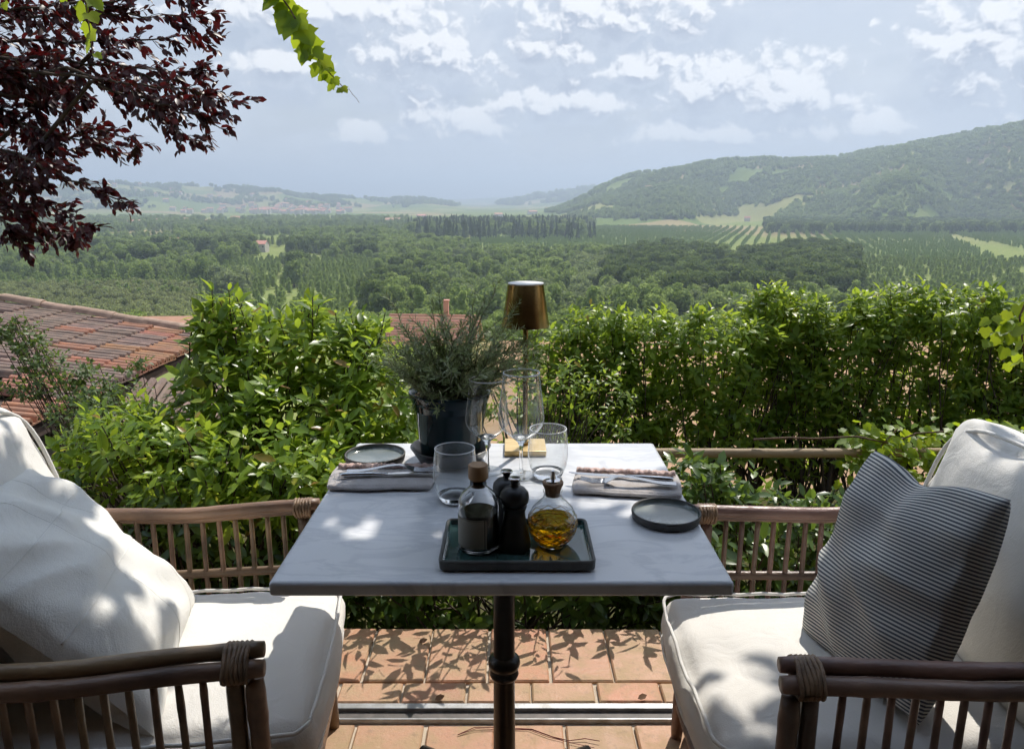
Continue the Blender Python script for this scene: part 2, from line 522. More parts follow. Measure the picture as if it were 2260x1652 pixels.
def worn_tile():
    m, t, o = material('terracotta_tile')
    b = t.new('ShaderNodeBsdfPrincipled')
    pos = t.new('ShaderNodeNewGeometry').outputs['Position']
    rnd = t.new('ShaderNodeObjectInfo').outputs['Random']
    col = t.ramp(rnd, [(0.0, (0.34, 0.155, 0.09)), (0.35, (0.46, 0.235, 0.135)), (0.7, (0.38, 0.22, 0.125)), (1.0, (0.47, 0.19, 0.10))])
    blot = t.smooth(t.noise(pos, 11, 7, 0.65), 0.36, 0.68)
    col = t.mix(t.math('MULTIPLY', blot, 0.72), col, (0.36, 0.27, 0.15))
    dirt = t.smooth(t.noise(pos, 38, 6, 0.7), 0.52, 0.75)
    col = t.mix(t.math('MULTIPLY', dirt, 0.65), col, (0.20, 0.135, 0.085))
    pale = t.smooth(t.noise(pos, 24, 5, 0.6, 0.8), 0.60, 0.80)
    col = t.mix(t.math('MULTIPLY', pale, 0.35), col, (0.62, 0.45, 0.33))
    t.l.new(col, b.inputs['Base Color'])
    t.put(b.inputs['Roughness'], t.math('MULTIPLY_ADD', blot, 0.3, 0.5))
    bn = t.new('ShaderNodeBump')
    bn.inputs['Strength'].default_value = 0.5
    bn.inputs['Distance'].default_value = 0.004
    t.put(bn.inputs['Height'], t.noise(pos, 70, 6, 0.65))
    t.l.new(bn.outputs[0], b.inputs['Normal'])
    t.l.new(b.outputs[0], o.inputs[0])
    return m


M['tile'] = worn_tile()


def cloth(name, c1, c2, weave=420.0):
    m, t, o = material(name)
    b = t.new('ShaderNodeBsdfPrincipled')
    co = t.new('ShaderNodeTexCoord').outputs['Object']
    f = t.noise(co, 5, 5)
    t.put(b.inputs['Base Color'], t.mix(t.smooth(f, 0.3, 0.7), c1, c2))
    b.inputs['Roughness'].default_value = 0.95
    b.inputs['Sheen Weight'].default_value = 0.15
    b.inputs['Specular IOR Level'].default_value = 0.2
    bn = t.new('ShaderNodeBump')
    bn.inputs['Strength'].default_value = 0.5
    bn.inputs['Distance'].default_value = 0.007
    h = t.math('MULTIPLY_ADD', t.noise(t.vmath('MULTIPLY', co, (1, 1, 0.5)), weave, 2), 0.18, t.noise(co, 13, 5, 0.5, 1.2))
    t.put(bn.inputs['Height'], h)
    t.l.new(bn.outputs[0], b.inputs['Normal'])
    t.l.new(b.outputs[0], o.inputs[0])
    return m


M['cotton'] = cloth('white_cotton', (0.74, 0.715, 0.67), (0.68, 0.655, 0.61))
M['linenpillow'] = cloth('off_white_linen', (0.76, 0.745, 0.70), (0.70, 0.685, 0.64))
M['piping'] = cloth('cotton_piping', (0.72, 0.70, 0.66), (0.66, 0.64, 0.60))
M['seam'] = cloth('seam_thread', (0.72, 0.705, 0.66), (0.68, 0.665, 0.62))


def striped():
    m, t, o = material('striped_ticking')
    b = t.new('ShaderNodeBsdfPrincipled')
    uv = t.new('ShaderNodeTexCoord').outputs['UV']
    sep = t.new('ShaderNodeSeparateXYZ')
    t.l.new(uv, sep.inputs[0])
    s = t.math('FRACT', t.math('MULTIPLY', sep.outputs[1], 62.0))
    tri = t.math('ABSOLUTE', t.math('SUBTRACT', s, 0.5))
    k = t.smooth(tri, 0.20, 0.28)
    col = t.mix(k, (0.66, 0.64, 0.585), (0.10, 0.11, 0.125))
    t.l.new(col, b.inputs['Base Color'])
    b.inputs['Roughness'].default_value = 0.95
    b.inputs['Specular IOR Level'].default_value = 0.2
    bn = t.new('ShaderNodeBump')
    bn.inputs['Strength'].default_value = 0.3
    bn.inputs['Distance'].default_value = 0.003
    t.put(bn.inputs['Height'], t.noise(t.new('ShaderNodeTexCoord').outputs['Object'], 300, 2))
    t.l.new(bn.outputs[0], b.inputs['Normal'])
    t.l.new(b.outputs[0], o.inputs[0])
    return m


M['stripe'] = striped()


# ------------------------------------------------------------------ mesh helpers
def link(o, parent=None):
    COL.objects.link(o)
    if parent is not None:
        o.parent = parent
    return o


def tag(o, label=None, cat=None, group=None, kind=None):
    for k, v in (('label', label), ('category', cat), ('group', group), ('kind', kind)):
        if v:
            o[k] = v
    return o


def thing(name, label, cat, loc=(0, 0, 0), rz=0.0, group=None):
    o = bpy.data.objects.new(name, None)
    o.empty_display_size = 0.1
    o.location = loc
    o.rotation_euler = (0, 0, rz)
    link(o)
    return tag(o, label, cat, group)


def np_mesh(name, V, F, mat=None, smooth=False, uv=None):
    """mesh from vertex array and a (n,3) or (n,4) face array"""
    V = np.asarray(V, np.float32)
    F = np.asarray(F, np.int32)
    me = bpy.data.meshes.new(name)
    me.vertices.add(len(V))
    me.vertices.foreach_set('co', V.ravel())
    k = F.shape[1]
    me.loops.add(F.size)
    me.loops.foreach_set('vertex_index', F.ravel())
    me.polygons.add(len(F))
    me.polygons.foreach_set('loop_start', np.arange(0, F.size, k, dtype=np.int32))
    me.polygons.foreach_set('loop_total', np.full(len(F), k, np.int32))
    if smooth:
        me.polygons.foreach_set('use_smooth', np.ones(len(F), bool))
    if uv is not None:
        lay = me.uv_layers.new(name='UVMap')
        lay.data.foreach_set('uv', np.asarray(uv, np.float32)[F.ravel()].ravel())
    me.update(calc_edges=True)
    me.validate()
    if mat:
        me.materials.append(mat)
    return me


def np_obj(name, V, F, mat, parent=None, smooth=False, uv=None):
    return link(bpy.data.objects.new(name, np_mesh(name, V, F, mat, smooth, uv)), parent)


class MB:
    def __init__(self):
        self.v = []
        self.f = []

    def add(self, V, F):
        n = len(self.v)
        self.v.extend([tuple(map(float, p)) for p in V])
        self.f.extend([tuple(int(i) + n for i in q) for q in F])
        return self

    def box(self, lo, hi):
        x0, y0, z0 = lo
        x1, y1, z1 = hi
        return self.add([(x0, y0, z0), (x1, y0, z0), (x1, y1, z0), (x0, y1, z0), (x0, y0, z1), (x1, y0, z1), (x1, y1, z1), (x0, y1, z1)],
                        [(0, 3, 2, 1), (4, 5, 6, 7), (0, 1, 5, 4), (1, 2, 6, 5), (2, 3, 7, 6), (3, 0, 4, 7)])

    def tube(self, pts, rad, n=8, caps=True):
        P = np.asarray(pts, float)
        rad = np.broadcast_to(np.asarray(rad, float), (len(P),))
        T = np.gradient(P, axis=0)
        T /= np.linalg.norm(T, axis=1)[:, None] + 1e-9
        ref = np.array((0, 0, 1.0)) if abs(T[0][2]) < 0.9 else np.array((1.0, 0, 0))
        V = []
        for i in range(len(P)):
            a = np.cross(T[i], ref)
            a /= np.linalg.norm(a) + 1e-9
            b = np.cross(T[i], a)
            ref = np.cross(a, T[i])
            for k in range(n):
                w = 2 * math.pi * k / n
                V.append(P[i] + rad[i] * (math.cos(w) * a + math.sin(w) * b))
        F = []
        for i in range(len(P) - 1):
            for k in range(n):
                k2 = (k + 1) % n
                F.append((i * n + k, i * n + k2, (i + 1) * n + k2, (i + 1) * n + k))
        if caps:
            F.append(tuple(range(n))[::-1])
            F.append(tuple((len(P) - 1) * n + k for k in range(n)))
        return self.add(V, F)

    def lathe(self, prof, n=48, c=(0, 0, 0), closed=False):
        """profile [(r, z)] turned round the z axis"""
        V, F = [], []
        idx = []
        for (r, z) in prof:
            if r < 1e-6:
                idx.append((len(V), 1))
                V.append((c[0], c[1], c[2] + z))
            else:
                idx.append((len(V), n))
                for k in range(n):
                    w = 2 * math.pi * k / n
                    V.append((c[0] + r * math.cos(w), c[1] + r * math.sin(w), c[2] + z))
        prs = list(zip(idx[:-1], idx[1:]))
        if closed:
            prs.append((idx[-1], idx[0]))
        for (a, na), (b, nb) in prs:
            for k in range(n):
                k2 = (k + 1) % n
                if na == 1 and nb == 1:
                    continue
                if na == 1:
                    F.append((a, b + k2, b + k))
                elif nb == 1:
                    F.append((a + k, a + k2, b))
                else:
                    F.append((a + k, a + k2, b + k2, b + k))
        return self.add(V, F)

    def build(self, name, mat, parent=None, smooth=False, bevel=0.0, bseg=2, sub=0, auto=False):
        me = bpy.data.meshes.new(name)
        me.from_pydata(self.v, [], self.f)
        me.validate()
        me.update()
        if smooth:
            me.polygons.foreach_set('use_smooth', np.ones(len(me.polygons), bool))
        if auto:
            me.set_sharp_from_angle(angle=R(40))
        me.materials.append(mat)
        o = link(bpy.data.objects.new(name, me), parent)
        if bevel:
            b = o.modifiers.new('bevel', 'BEVEL')
            b.width = bevel
            b.segments = bseg
            b.limit_method = 'ANGLE'
            b.harden_normals = False
            if not smooth:
                me.polygons.foreach_set('use_smooth', np.ones(len(me.polygons), bool))
                me.set_sharp_from_angle(angle=R(50))
        if sub:
            s = o.modifiers.new('sub', 'SUBSURF')
            s.levels = s.render_levels = sub
        return o


def nrm(a):
    return a / (np.linalg.norm(a, axis=-1, keepdims=True) + 1e-9)


def copy_tree(o, parent=None):
    c = o.copy()
    COL.objects.link(c)
    c.parent = parent
    for ch in o.children:
        copy_tree(ch, c)
    return c


# leaf outlines: length 1 along x, folded along the midrib, tip bent down
def leaf_template(w, droop=0.10, fold=0.22, belly=0.42):
    V = np.array([(0, 0, 0), (belly * 0.62, w * 0.82, w * fold), (belly * 1.55, w * 0.9, w * fold - droop * 0.35), (1, 0, -droop),
                  (belly * 1.55, -w * 0.9, w * fold - droop * 0.35), (belly * 0.62, -w * 0.82, w * fold),
                  (belly * 0.7, 0, 0.02), (belly * 1.6, 0, -droop * 0.35)], float)
    F = np.array([(0, 6, 1), (1, 6, 7), (1, 7, 2), (2, 7, 3), (0, 5, 6), (5, 4, 7), (5, 7, 6), (4, 3, 7)])
    return V, F


def vine_template():
    out = [(0, 0), (-0.12, 0.22), (0.02, 0.42), (0.30, 0.50), (0.42, 0.62), (0.50, 0.36), (0.72, 0.30), (1.0, 0.0),
           (0.72, -0.30), (0.50, -0.36), (0.42, -0.62), (0.30, -0.50), (0.02, -0.42), (-0.12, -0.22)]
    V = [(x, y, -0.10 * x * x + 0.16 * abs(y)) for x, y in out] + [(0.33, 0, -0.04)]
    n = len(out)
    F = [(i, (i + 1) % n, n) for i in range(n)]
    return np.array(V), np.array(F)


T_LAUREL = leaf_template(0.20)
T_HEDGE = leaf_template(0.205, 0.14)
T_PLUM = leaf_template(0.27, 0.16, 0.30)
T_SMALL = leaf_template(0.30, 0.08)
T_VINE = vine_template()


def leaf_arrays(P, D, U, S, tmpl):
    """many leaves in one array: position, direction, facing, length"""
    V0, F0 = tmpl
    D = nrm(D)
    Yv = nrm(np.cross(U, D))
    Zv = np.cross(D, Yv)
    V = (P[:, None, :] + S[:, None, None] * (V0[None, :, 0:1] * D[:, None] + V0[None, :, 1:2] * Yv[:, None] + V0[None, :, 2:3] * Zv[:, None]))
    n = len(V0)
    F = F0[None] + (np.arange(len(P)) * n)[:, None, None]
    return V.reshape(-1, 3), F.reshape(-1, 3)


def foliage(parent, P, D, U, S, tmpl, mat, singles=0, leaf_mesh_name='leaf', name='foliage'):
    """the leaves that show largest are leaf objects, the rest one part of kind stuff"""
    P, D, U, S = map(np.asarray, (P, D, U, S))
    order = np.argsort(np.linalg.norm(P - np.array((0, 0, CAM_H)), axis=1) / S)
    if singles:
        u, v = px(P[:, 0], P[:, 1], P[:, 2])
        seen = (u > 0) & (u < 2260) & (v > 0) & (v < 1652)
        order = np.concatenate([order[seen[order]], order[~seen[order]]])
    big, rest = order[:singles], order[singles:]
    off = np.array(parent.location) if parent is not None else np.zeros(3)
    if len(rest):
        V, F = leaf_arrays(P[rest] - off, D[rest], U[rest], S[rest], tmpl)
        o = np_obj(name, V, F, mat, parent, smooth=False)
        o['kind'] = 'stuff'
    if len(big):
        me = np_mesh(leaf_mesh_name, tmpl[0], tmpl[1], mat)
        for i in big:
            d = nrm(D[i])
            y = nrm(np.cross(U[i], d))
            z = np.cross(d, y)
            s = S[i]
            p = P[i] - off
            o = bpy.data.objects.new('leaf', me)
            o.matrix_basis = Matrix(((d[0] * s, y[0] * s, z[0] * s, p[0]), (d[1] * s, y[1] * s, z[1] * s, p[1]), (d[2] * s, y[2] * s, z[2] * s, p[2]), (0, 0, 0, 1)))
            link(o, parent)


def rosettes(P, A, n, size, spread=(45, 85), step=0.012, rg=rng):
    """shoots at P along axis A, n leaves each"""
    m = len(P)
    A = nrm(A)
    ref = np.where(np.abs(A[:, 2:3]) < 0.9, np.array([[0, 0, 1.0]]), np.array([[1.0, 0, 0]]))
    e1 = nrm(np.cross(A, ref))
    e2 = np.cross(A, e1)
    k = np.arange(n)[None, :]
    az = k * 2.399 + rg.uniform(0, 6.28, (m, 1)) + rg.normal(0, 0.2, (m, n))
    lo, hi = np.radians(spread[0]), np.radians(spread[1])
    tilt = hi - (hi - lo) * k / max(n - 1, 1) + rg.normal(0, 0.15, (m, n))
    p = P[:, None] - A[:, None] * ((n - 1 - k) * step)[..., None]
    d = (np.cos(tilt)[..., None] * A[:, None] + np.sin(tilt)[..., None] * (np.cos(az)[..., None] * e1[:, None] + np.sin(az)[..., None] * e2[:, None]))
    d = d + np.array((0, 0, -0.10))
    u = nrm(A[:, None] + rg.normal(0, 0.25, (m, n, 3)) + np.array((0, 0, 0.35)))
    s = size * rg.uniform(0.5, 1.2, (m, n)) * rg.uniform(0.75, 1.12, (m, 1)) * (0.62 + 0.38 * (1 - (k / n)) ** 0.5)
    return p.reshape(-1, 3), d.reshape(-1, 3), u.reshape(-1, 3), s.reshape(-1)


def blob_points(blobs, n, inner=0.25, rg=rng, bumps=0.14):
    """points near the surface of a union of ellipsoids, with their outward direction"""
    vol = np.array([b[3] * b[4] + b[4] * b[5] + b[3] * b[5] for b in blobs])
    pick = rg.choice(len(blobs), n * 3, p=vol / vol.sum())
    B = np.array(blobs)[pick]
    d = nrm(rg.normal(0, 1, (n * 3, 3)))
    wob = 1 + bumps * np.sin(d[:, 0] * 5 + B[:, 0] * 9) * np.sin(d[:, 1] * 6 + B[:, 1] * 7) + bumps * 0.7 * np.sin(d[:, 2] * 9 + d[:, 0] * 7)
    fr = np.where(rg.random(n * 3) < inner, rg.uniform(0.4, 0.85, n * 3), rg.uniform(0.82, 1.06, n * 3)) * wob
    p = B[:, :3] + d * B[:, 3:6] * fr[:, None]
    inside = np.zeros(n * 3)
    for b in blobs:
        q = np.linalg.norm((p - np.array(b[:3])) / np.array(b[3:6]), axis=1)
        inside += (q < 0.72)
    own = (fr < 0.72)
    ok = (inside - own) < 1
    p, d = p[ok][:n], d[ok][:n]
    return p, nrm(d / np.array(1.0))


def branches(parent, lines, mat, name='branches', n=5, kind=None):
    off = np.array(parent.location) if parent is not None else np.zeros(3)
    mb = MB()
    for pts, r0, r1 in lines:
        pts = np.asarray(pts) - off
        mb.tube(pts, np.linspace(r0, r1, len(pts)), n, caps=False)
    o = mb.build(name, mat, parent, smooth=True)
    if kind:
        o['kind'] = kind
    return o


def wander(a, b, k=6, amp=0.05, rg=rng):
    a, b = np.asarray(a, float), np.asarray(b, float)
    t = np.linspace(0, 1, k)[:, None]
    j = rg.normal(0, amp, (k, 3))
    j[0] = 0
    j[-1] = 0
    return a + (b - a) * t + j


# ================================================================== THE SETTING: land
PLAIN = -43.7


def sstep(a, b, x):
    t = np.clip((x - a) / (b - a), 0, 1)
    return t * t * (3 - 2 * t)


def ridge_fn(pts, rr):
    """skyline given in the photograph -> height of that ridge standing rr metres away, by azimuth"""
    A, Z = [], []
    for (x, y) in pts:
        r = ray(x, y)
        A.append(math.atan2(r[0], r[1]))
        Z.append(CAM_H + r[2] / math.hypot(r[0], r[1]) * rr)
    return lambda az: np.interp(az, A, Z)


RH = ridge_fn([(1120, 466), (1200, 457), (1290, 440), (1340, 420), (1400, 397), (1480, 386), (1560, 372), (1690, 355), (1800, 350), (1850, 352), (1950, 333),
               (2080, 318), (2180, 298), (2260, 280), (2500, 250), (3200, 240)], 2300)
LH = ridge_fn([(-900, 400), (-200, 410), (60, 420), (200, 406), (300, 408), (390, 406), (440, 413), (560, 417), (615, 420), (660, 432), (740, 437), (830, 440),
               (900, 434), (960, 443), (1020, 455), (1100, 464)], 4600)
FH = ridge_fn([(500, 450), (900, 446), (1000, 440), (1060, 438), (1130, 436), (1200, 423), (1290, 416), (1350, 420), (1500, 420)], 9500)
MH = ridge_fn([(900, 466), (1060, 458), (1110, 448), (1180, 436), (1230, 428), (1290, 420), (1400, 415)], 5600)


def fbm(x, y, s, o=4, seed=0.0):
    x = np.asarray(x, float)
    y = np.asarray(y, float)
    v = np.zeros_like(x)
    a = 1.0
    for i in range(o):
        k = s * 2 ** i
        v += a * np.sin(x * k + 1.7 * i + seed + 1.3 * np.sin(y * k * 0.8 + i)) * np.cos(y * k * 1.1 + 2.3 * i + seed * 1.7 + 1.1 * np.sin(x * k * 0.9))
        a *= 0.5
    return v


def land(x, y):
    x = np.asarray(x, float)
    y = np.asarray(y, float)
    r = np.hypot(x, y)
    az = np.arctan2(x, y)
    z = np.interp(y, [-50, 2.2, 2.9, 4.2, 6, 10, 18, 30, 52, 70, 100, 160, 230, 300, 400],
                  [-0.4, -0.35, -0.45, -0.75, -1.05, -2.9, -6.0, -6.6, -8.2, -13, -19, -29, -38, -42.5, PLAIN])
    z = z - sstep(2.2, 5.5, y) * sstep(2.2, 3.6, -x) * (1 - sstep(25, 60, r)) * 2.6
    z = z + fbm(x, y, 0.010, 3) * 1.1 * sstep(250, 600, r) * (1 - sstep(1500, 2500, r))
    wob = 1 + 0.12 * np.sin(az * 23 + 1) + 0.07 * np.sin(az * 51)
    right = (RH(az) - PLAIN) * sstep(1480 * wob, 2300, r) * sstep(0.0, 0.13, az + 0.01)
    right *= 1 - 0.10 * sstep(1480, 2000, r) * (1 - sstep(2000, 2400, r)) * np.sin(az * 34) ** 2
    left = (LH(az) - PLAIN) * sstep(3100 * (1 + 0.08 * np.sin(az * 31)), 4600, r) * sstep(-0.03, 0.06, -az)
    mid = (MH(az) - PLAIN) * sstep(4700, 5600, r)
    far = (FH(az) - PLAIN) * sstep(7500, 9500, r)
    h = np.maximum.reduce([right, left, np.maximum(mid, 0) * (np.abs(az) < 0.3), np.maximum(far, 0)])
    h = np.maximum(h, 0)
    h = h + np.where(h > 5, (fbm(x, y, 0.0042, 4, 2.0) * 11 + fbm(x, y, 0.0085, 2, 5.0) * 7) * np.minimum(h / 60, 1), 0)
    return z + h


def ground_mat():
    m, t, o = material('land')
    b = t.new('ShaderNodeBsdfDiffuse')
    pos = t.new('ShaderNodeNewGeometry').outputs['Position']
    sep = t.new('ShaderNodeSeparateXYZ')
    t.l.new(pos, sep.inputs[0])
    v = t.new('ShaderNodeTexVoronoi')
    t.l.new(t.vmath('MULTIPLY', t.vmath('ADD', pos, (900, 0, 0)), (1.0, 0.7, 0.0)), v.inputs['Vector'])
    v.inputs['Scale'].default_value = 1 / 170.0
    sc = t.new('ShaderNodeSeparateColor')
    t.l.new(v.outputs['Color'], sc.inputs[0])
    field = t.ramp(sc.outputs[0], [(0.0, (0.15, 0.21, 0.06)), (0.35, (0.22, 0.27, 0.085)), (0.55, (0.31, 0.31, 0.13)), (0.75, (0.38, 0.30, 0.17)), (0.9, (0.18, 0.24, 0.07))], 'CONSTANT')
    n = t.noise(pos, 0.05, 6)
    field = t.mix(t.math('MULTIPLY', n, 0.5), field, (0.12, 0.15, 0.045))
    near = t.mix(t.smooth(t.noise(pos, 0.25, 6), 0.4, 0.65), (0.42, 0.275, 0.18), (0.36, 0.25, 0.155))
    furrow = t.new('ShaderNodeTexWave')
    furrow.bands_direction = 'Y'
    t.l.new(pos, furrow.inputs['Vector'])
    furrow.inputs['Scale'].default_value = 0.35
    furrow.inputs['Distortion'].default_value = 2.0
    near = t.mix(t.math('MULTIPLY', furrow.outputs['Fac'], 0.22), near, (0.22, 0.15, 0.09))
    soil = t.math('MULTIPLY', t.smooth(sep.outputs[1], 13, 18), t.math('SUBTRACT', 1.0, t.smooth(sep.outputs[1], 54, 60)))
    soil = t.math('MULTIPLY', soil, t.smooth(sep.outputs[0], -4.0, 0.0))
    garden = t.mix(t.noise(pos, 3, 5), (0.05, 0.06, 0.022), (0.10, 0.085, 0.045))
    grass = t.mix(t.smooth(t.noise(pos, 0.3, 5), 0.35, 0.65), (0.18, 0.235, 0.07), (0.25, 0.275, 0.105))
    c = t.mix(t.smooth(sep.outputs[1], 9, 14), garden, grass)
    c = t.mix(soil, c, near)
    dist = t.vmath('LENGTH', pos)
    c = t.mix(t.smooth(dist, 900, 1150), c, field)
    t.l.new(c, b.inputs[0])
    t.l.new(b.outputs[0], o.inputs[0])
    return m


def build_land():
    azs = np.concatenate([np.linspace(-math.pi, -0.95, 40)[:-1], np.linspace(-0.95, 0.95, 420), np.linspace(0.95, math.pi, 40)[1:]])
    rs = np.concatenate([[0.01], np.geomspace(1.2, 1200, 190), np.linspace(1210, 5000, 130), np.geomspace(5100, 12000, 30)])
    A, Rr = np.meshgrid(azs, rs)
    X, Y = np.sin(A) * Rr, np.cos(A) * Rr
    Z = land(X, Y)
    nA, nR = len(azs), len(rs)
    V = np.stack([X, Y, Z], -1).reshape(-1, 3)
    i = np.arange(nR - 1)[:, None] * nA + np.arange(nA - 1)[None]
    F = np.stack([i, i + nA, i + nA + 1, i + 1], -1).reshape(-1, 4)
    o = np_obj('ground', V, F, ground_mat(), smooth=True)
    tag(o, kind='structure')


build_land()


# ------------------------------------------------------------------ trees of the valley
def crown(name, kind, seed, mat, leaves=1300, h=12.0, w=9.0, size=0.75):
    rg = np.random.default_rng(seed)
    lumps = []
    if kind == 'broad':
        for i in range(15):
            a = rg.uniform(0, 6.28)
            q = rg.uniform(0.05, 0.85) ** 0.6
            zz = rg.uniform(0.25, 0.86)
            rad = (0.5 - abs(zz - 0.5) * 0.45) * w * 0.75 * q
            s = w * rg.uniform(0.16, 0.27)
            lumps.append((rad * math.cos(a), rad * math.sin(a), zz * h, s, s, s * 0.85))
    elif kind == 'poplar':
        for i in range(9):
            zz = 0.22 + 0.72 * i / 8
            s = w * (0.5 - 0.34 * abs(zz - 0.42) * 1.5)
            lumps.append((rg.normal(0, 0.05) * w, rg.normal(0, 0.05) * w, zz * h, s * 0.9, s * 0.9, h * 0.10))
    elif kind == 'conifer':
        for i in range(10):
            zz = 0.12 + 0.82 * i / 9
            s = w * 0.5 * (1.02 - zz) + 0.2
            lumps.append((rg.normal(0, 0.03) * w, rg.normal(0, 0.03) * w, zz * h, s, s, h * 0.06))
    else:                                             # scrub
        for i in range(9):
            a = rg.uniform(0, 6.28)
            q = rg.uniform(0, 0.9)
            s = w * rg.uniform(0.18, 0.3)
            lumps.append((q * w * 0.38 * math.cos(a), q * w * 0.38 * math.sin(a), h * rg.uniform(0.2, 0.75), s, s, s))
    L = np.array(lumps)
    pick = rg.integers(0, len(L), leaves)
    d = nrm(rg.normal(0, 1, (leaves, 3)) + np.array((0, 0, 0.25)))
    p = L[pick, :3] + d * L[pick, 3:6] * rg.uniform(0.72, 1.08, (leaves, 1))
    nvec = nrm(d + rg.normal(0, 0.55, (leaves, 3)))
    ref = rg.normal(0, 1, (leaves, 3))
    e1 = nrm(np.cross(nvec, ref))
    e2 = np.cross(nvec, e1)
    s = size * rg.uniform(0.5, 1.2, (leaves, 1))
    V = np.stack([p - e1 * s, p - e2 * s * 0.6, p + e1 * s, p + e2 * s * 0.6], 1).reshape(-1, 3)
    F = np.arange(leaves * 4).reshape(-1, 4)
    # a dim core in each lump so that the crown is not hollow
    ico = [(0, 0, 1), (.894, 0, .447), (.276, .851, .447), (-.724, .526, .447), (-.724, -.526, .447), (.276, -.851, .447),
           (.724, .526, -.447), (-.276, .851, -.447), (-.894, 0, -.447), (-.276, -.851, -.447), (.724, -.526, -.447), (0, 0, -1)]
    icf = [(0, 1, 2), (0, 2, 3), (0, 3, 4), (0, 4, 5), (0, 5, 1), (1, 6, 2), (2, 7, 3), (3, 8, 4), (4, 9, 5), (5, 10, 1), (6, 7, 2), (7, 8, 3), (8, 9, 4), (9, 10, 5),
           (10, 6, 1), (11, 7, 6), (11, 8, 7), (11, 9, 8), (11, 10, 9), (11, 6, 10)]
    cv, cf = [], []
    for l in L:
        k = len(V) + len(cv)
        cv += [(l[0] + a * l[3] * 0.45, l[1] + b * l[4] * 0.45, l[2] + c * l[5] * 0.45) for a, b, c in ico]
        cf += [(k + a, k + b, k + c) for a, b, c in icf]
    allV = np.concatenate([V, np.array(cv)])
    tri = np.concatenate([F[:, [0, 1, 2]], F[:, [0, 2, 3]], np.array(cf)])
    return np_mesh(name, allV, tri, mat)


CROWN = {}
for k, kind, mat, h, w, cnt, lv, sz in (('broad', 'broad', 't_broad', 13, 12, 4, 1700, 0.62), ('oak', 'broad', 't_oak', 13, 12, 2, 1700, 0.62), ('olive', 'broad', 't_olive', 9, 9, 2, 1400, 0.5), ('light', 'poplar', 't_light', 7.5, 4.2, 2, 700, 0.36),
                                        ('poplar', 'poplar', 't_poplar', 15, 6.0, 2, 900, 0.6), ('conifer', 'conifer', 't_conifer', 24, 8.5, 2, 1300, 0.7),
                                        ('scrub', 'scrub', 't_scrub', 6.5, 7.5, 2, 1200, 0.36), ('hill', 'broad', 't_hill', 12, 14, 3, 420, 1.1), ('grove', 'broad', 't_grove', 10, 12, 2, 380, 1.0)):
    CROWN[k] = [crown('crown', kind, 31 + i * 7 + len(k), M[mat], lv, h, w, sz) for i in range(cnt)]
TRUNK = {}
for k, (h, r) in dict(broad=(6, 0.32), oak=(6, 0.34), olive=(4, 0.3), light=(3, 0.09), poplar=(7, 0.2), conifer=(9, 0.3), scrub=(2.5, 0.14)).items():
    mb = MB().tube([(0, 0, -1.5), (0.05, 0, h * 0.4), (0.0, 0.08, h)], [r * 1.25, r, r * 0.55], 6, caps=False)
    me = bpy.data.meshes.new('trunk')
    me.from_pydata(mb.v, [], mb.f)
    me.materials.append(M['bark'])
    TRUNK[k] = me
TREE_WORDS = dict(broad=('broadleaf_tree', 'tree', 'mid green broadleaf valley tree', 'broadleaf trees of the valley woods'),
                  oak=('oak_tree', 'tree', 'very dark green spreading valley tree', 'dark oaks of the valley woods'),
                  olive=('silvery_tree', 'tree', 'pale silvery green round valley tree', 'silvery trees of the valley'),
                  light=('young_poplar', 'tree', 'slim light green young poplar', 'young poplars of the valley'),
                  poplar=('poplar_tree', 'tree', 'green poplar in plantation rows', 'plantation poplars'),
                  conifer=('conifer_tree', 'conifer', 'tall dark conifer of the valley stand', 'conifers of the valley stand'),
                  scrub=('scrub_tree', 'tree', 'grey green scrubby tree on the slope', 'scrub trees on the slope'))

VPX = 1725                                            # poplar rows run towards this point of the skyline
_r = ray(VPX, 440)
ROW = np.array((_r[0], _r[1])) / math.hypot(_r[0], _r[1])
ROWN = np.array((ROW[1], -ROW[0]))


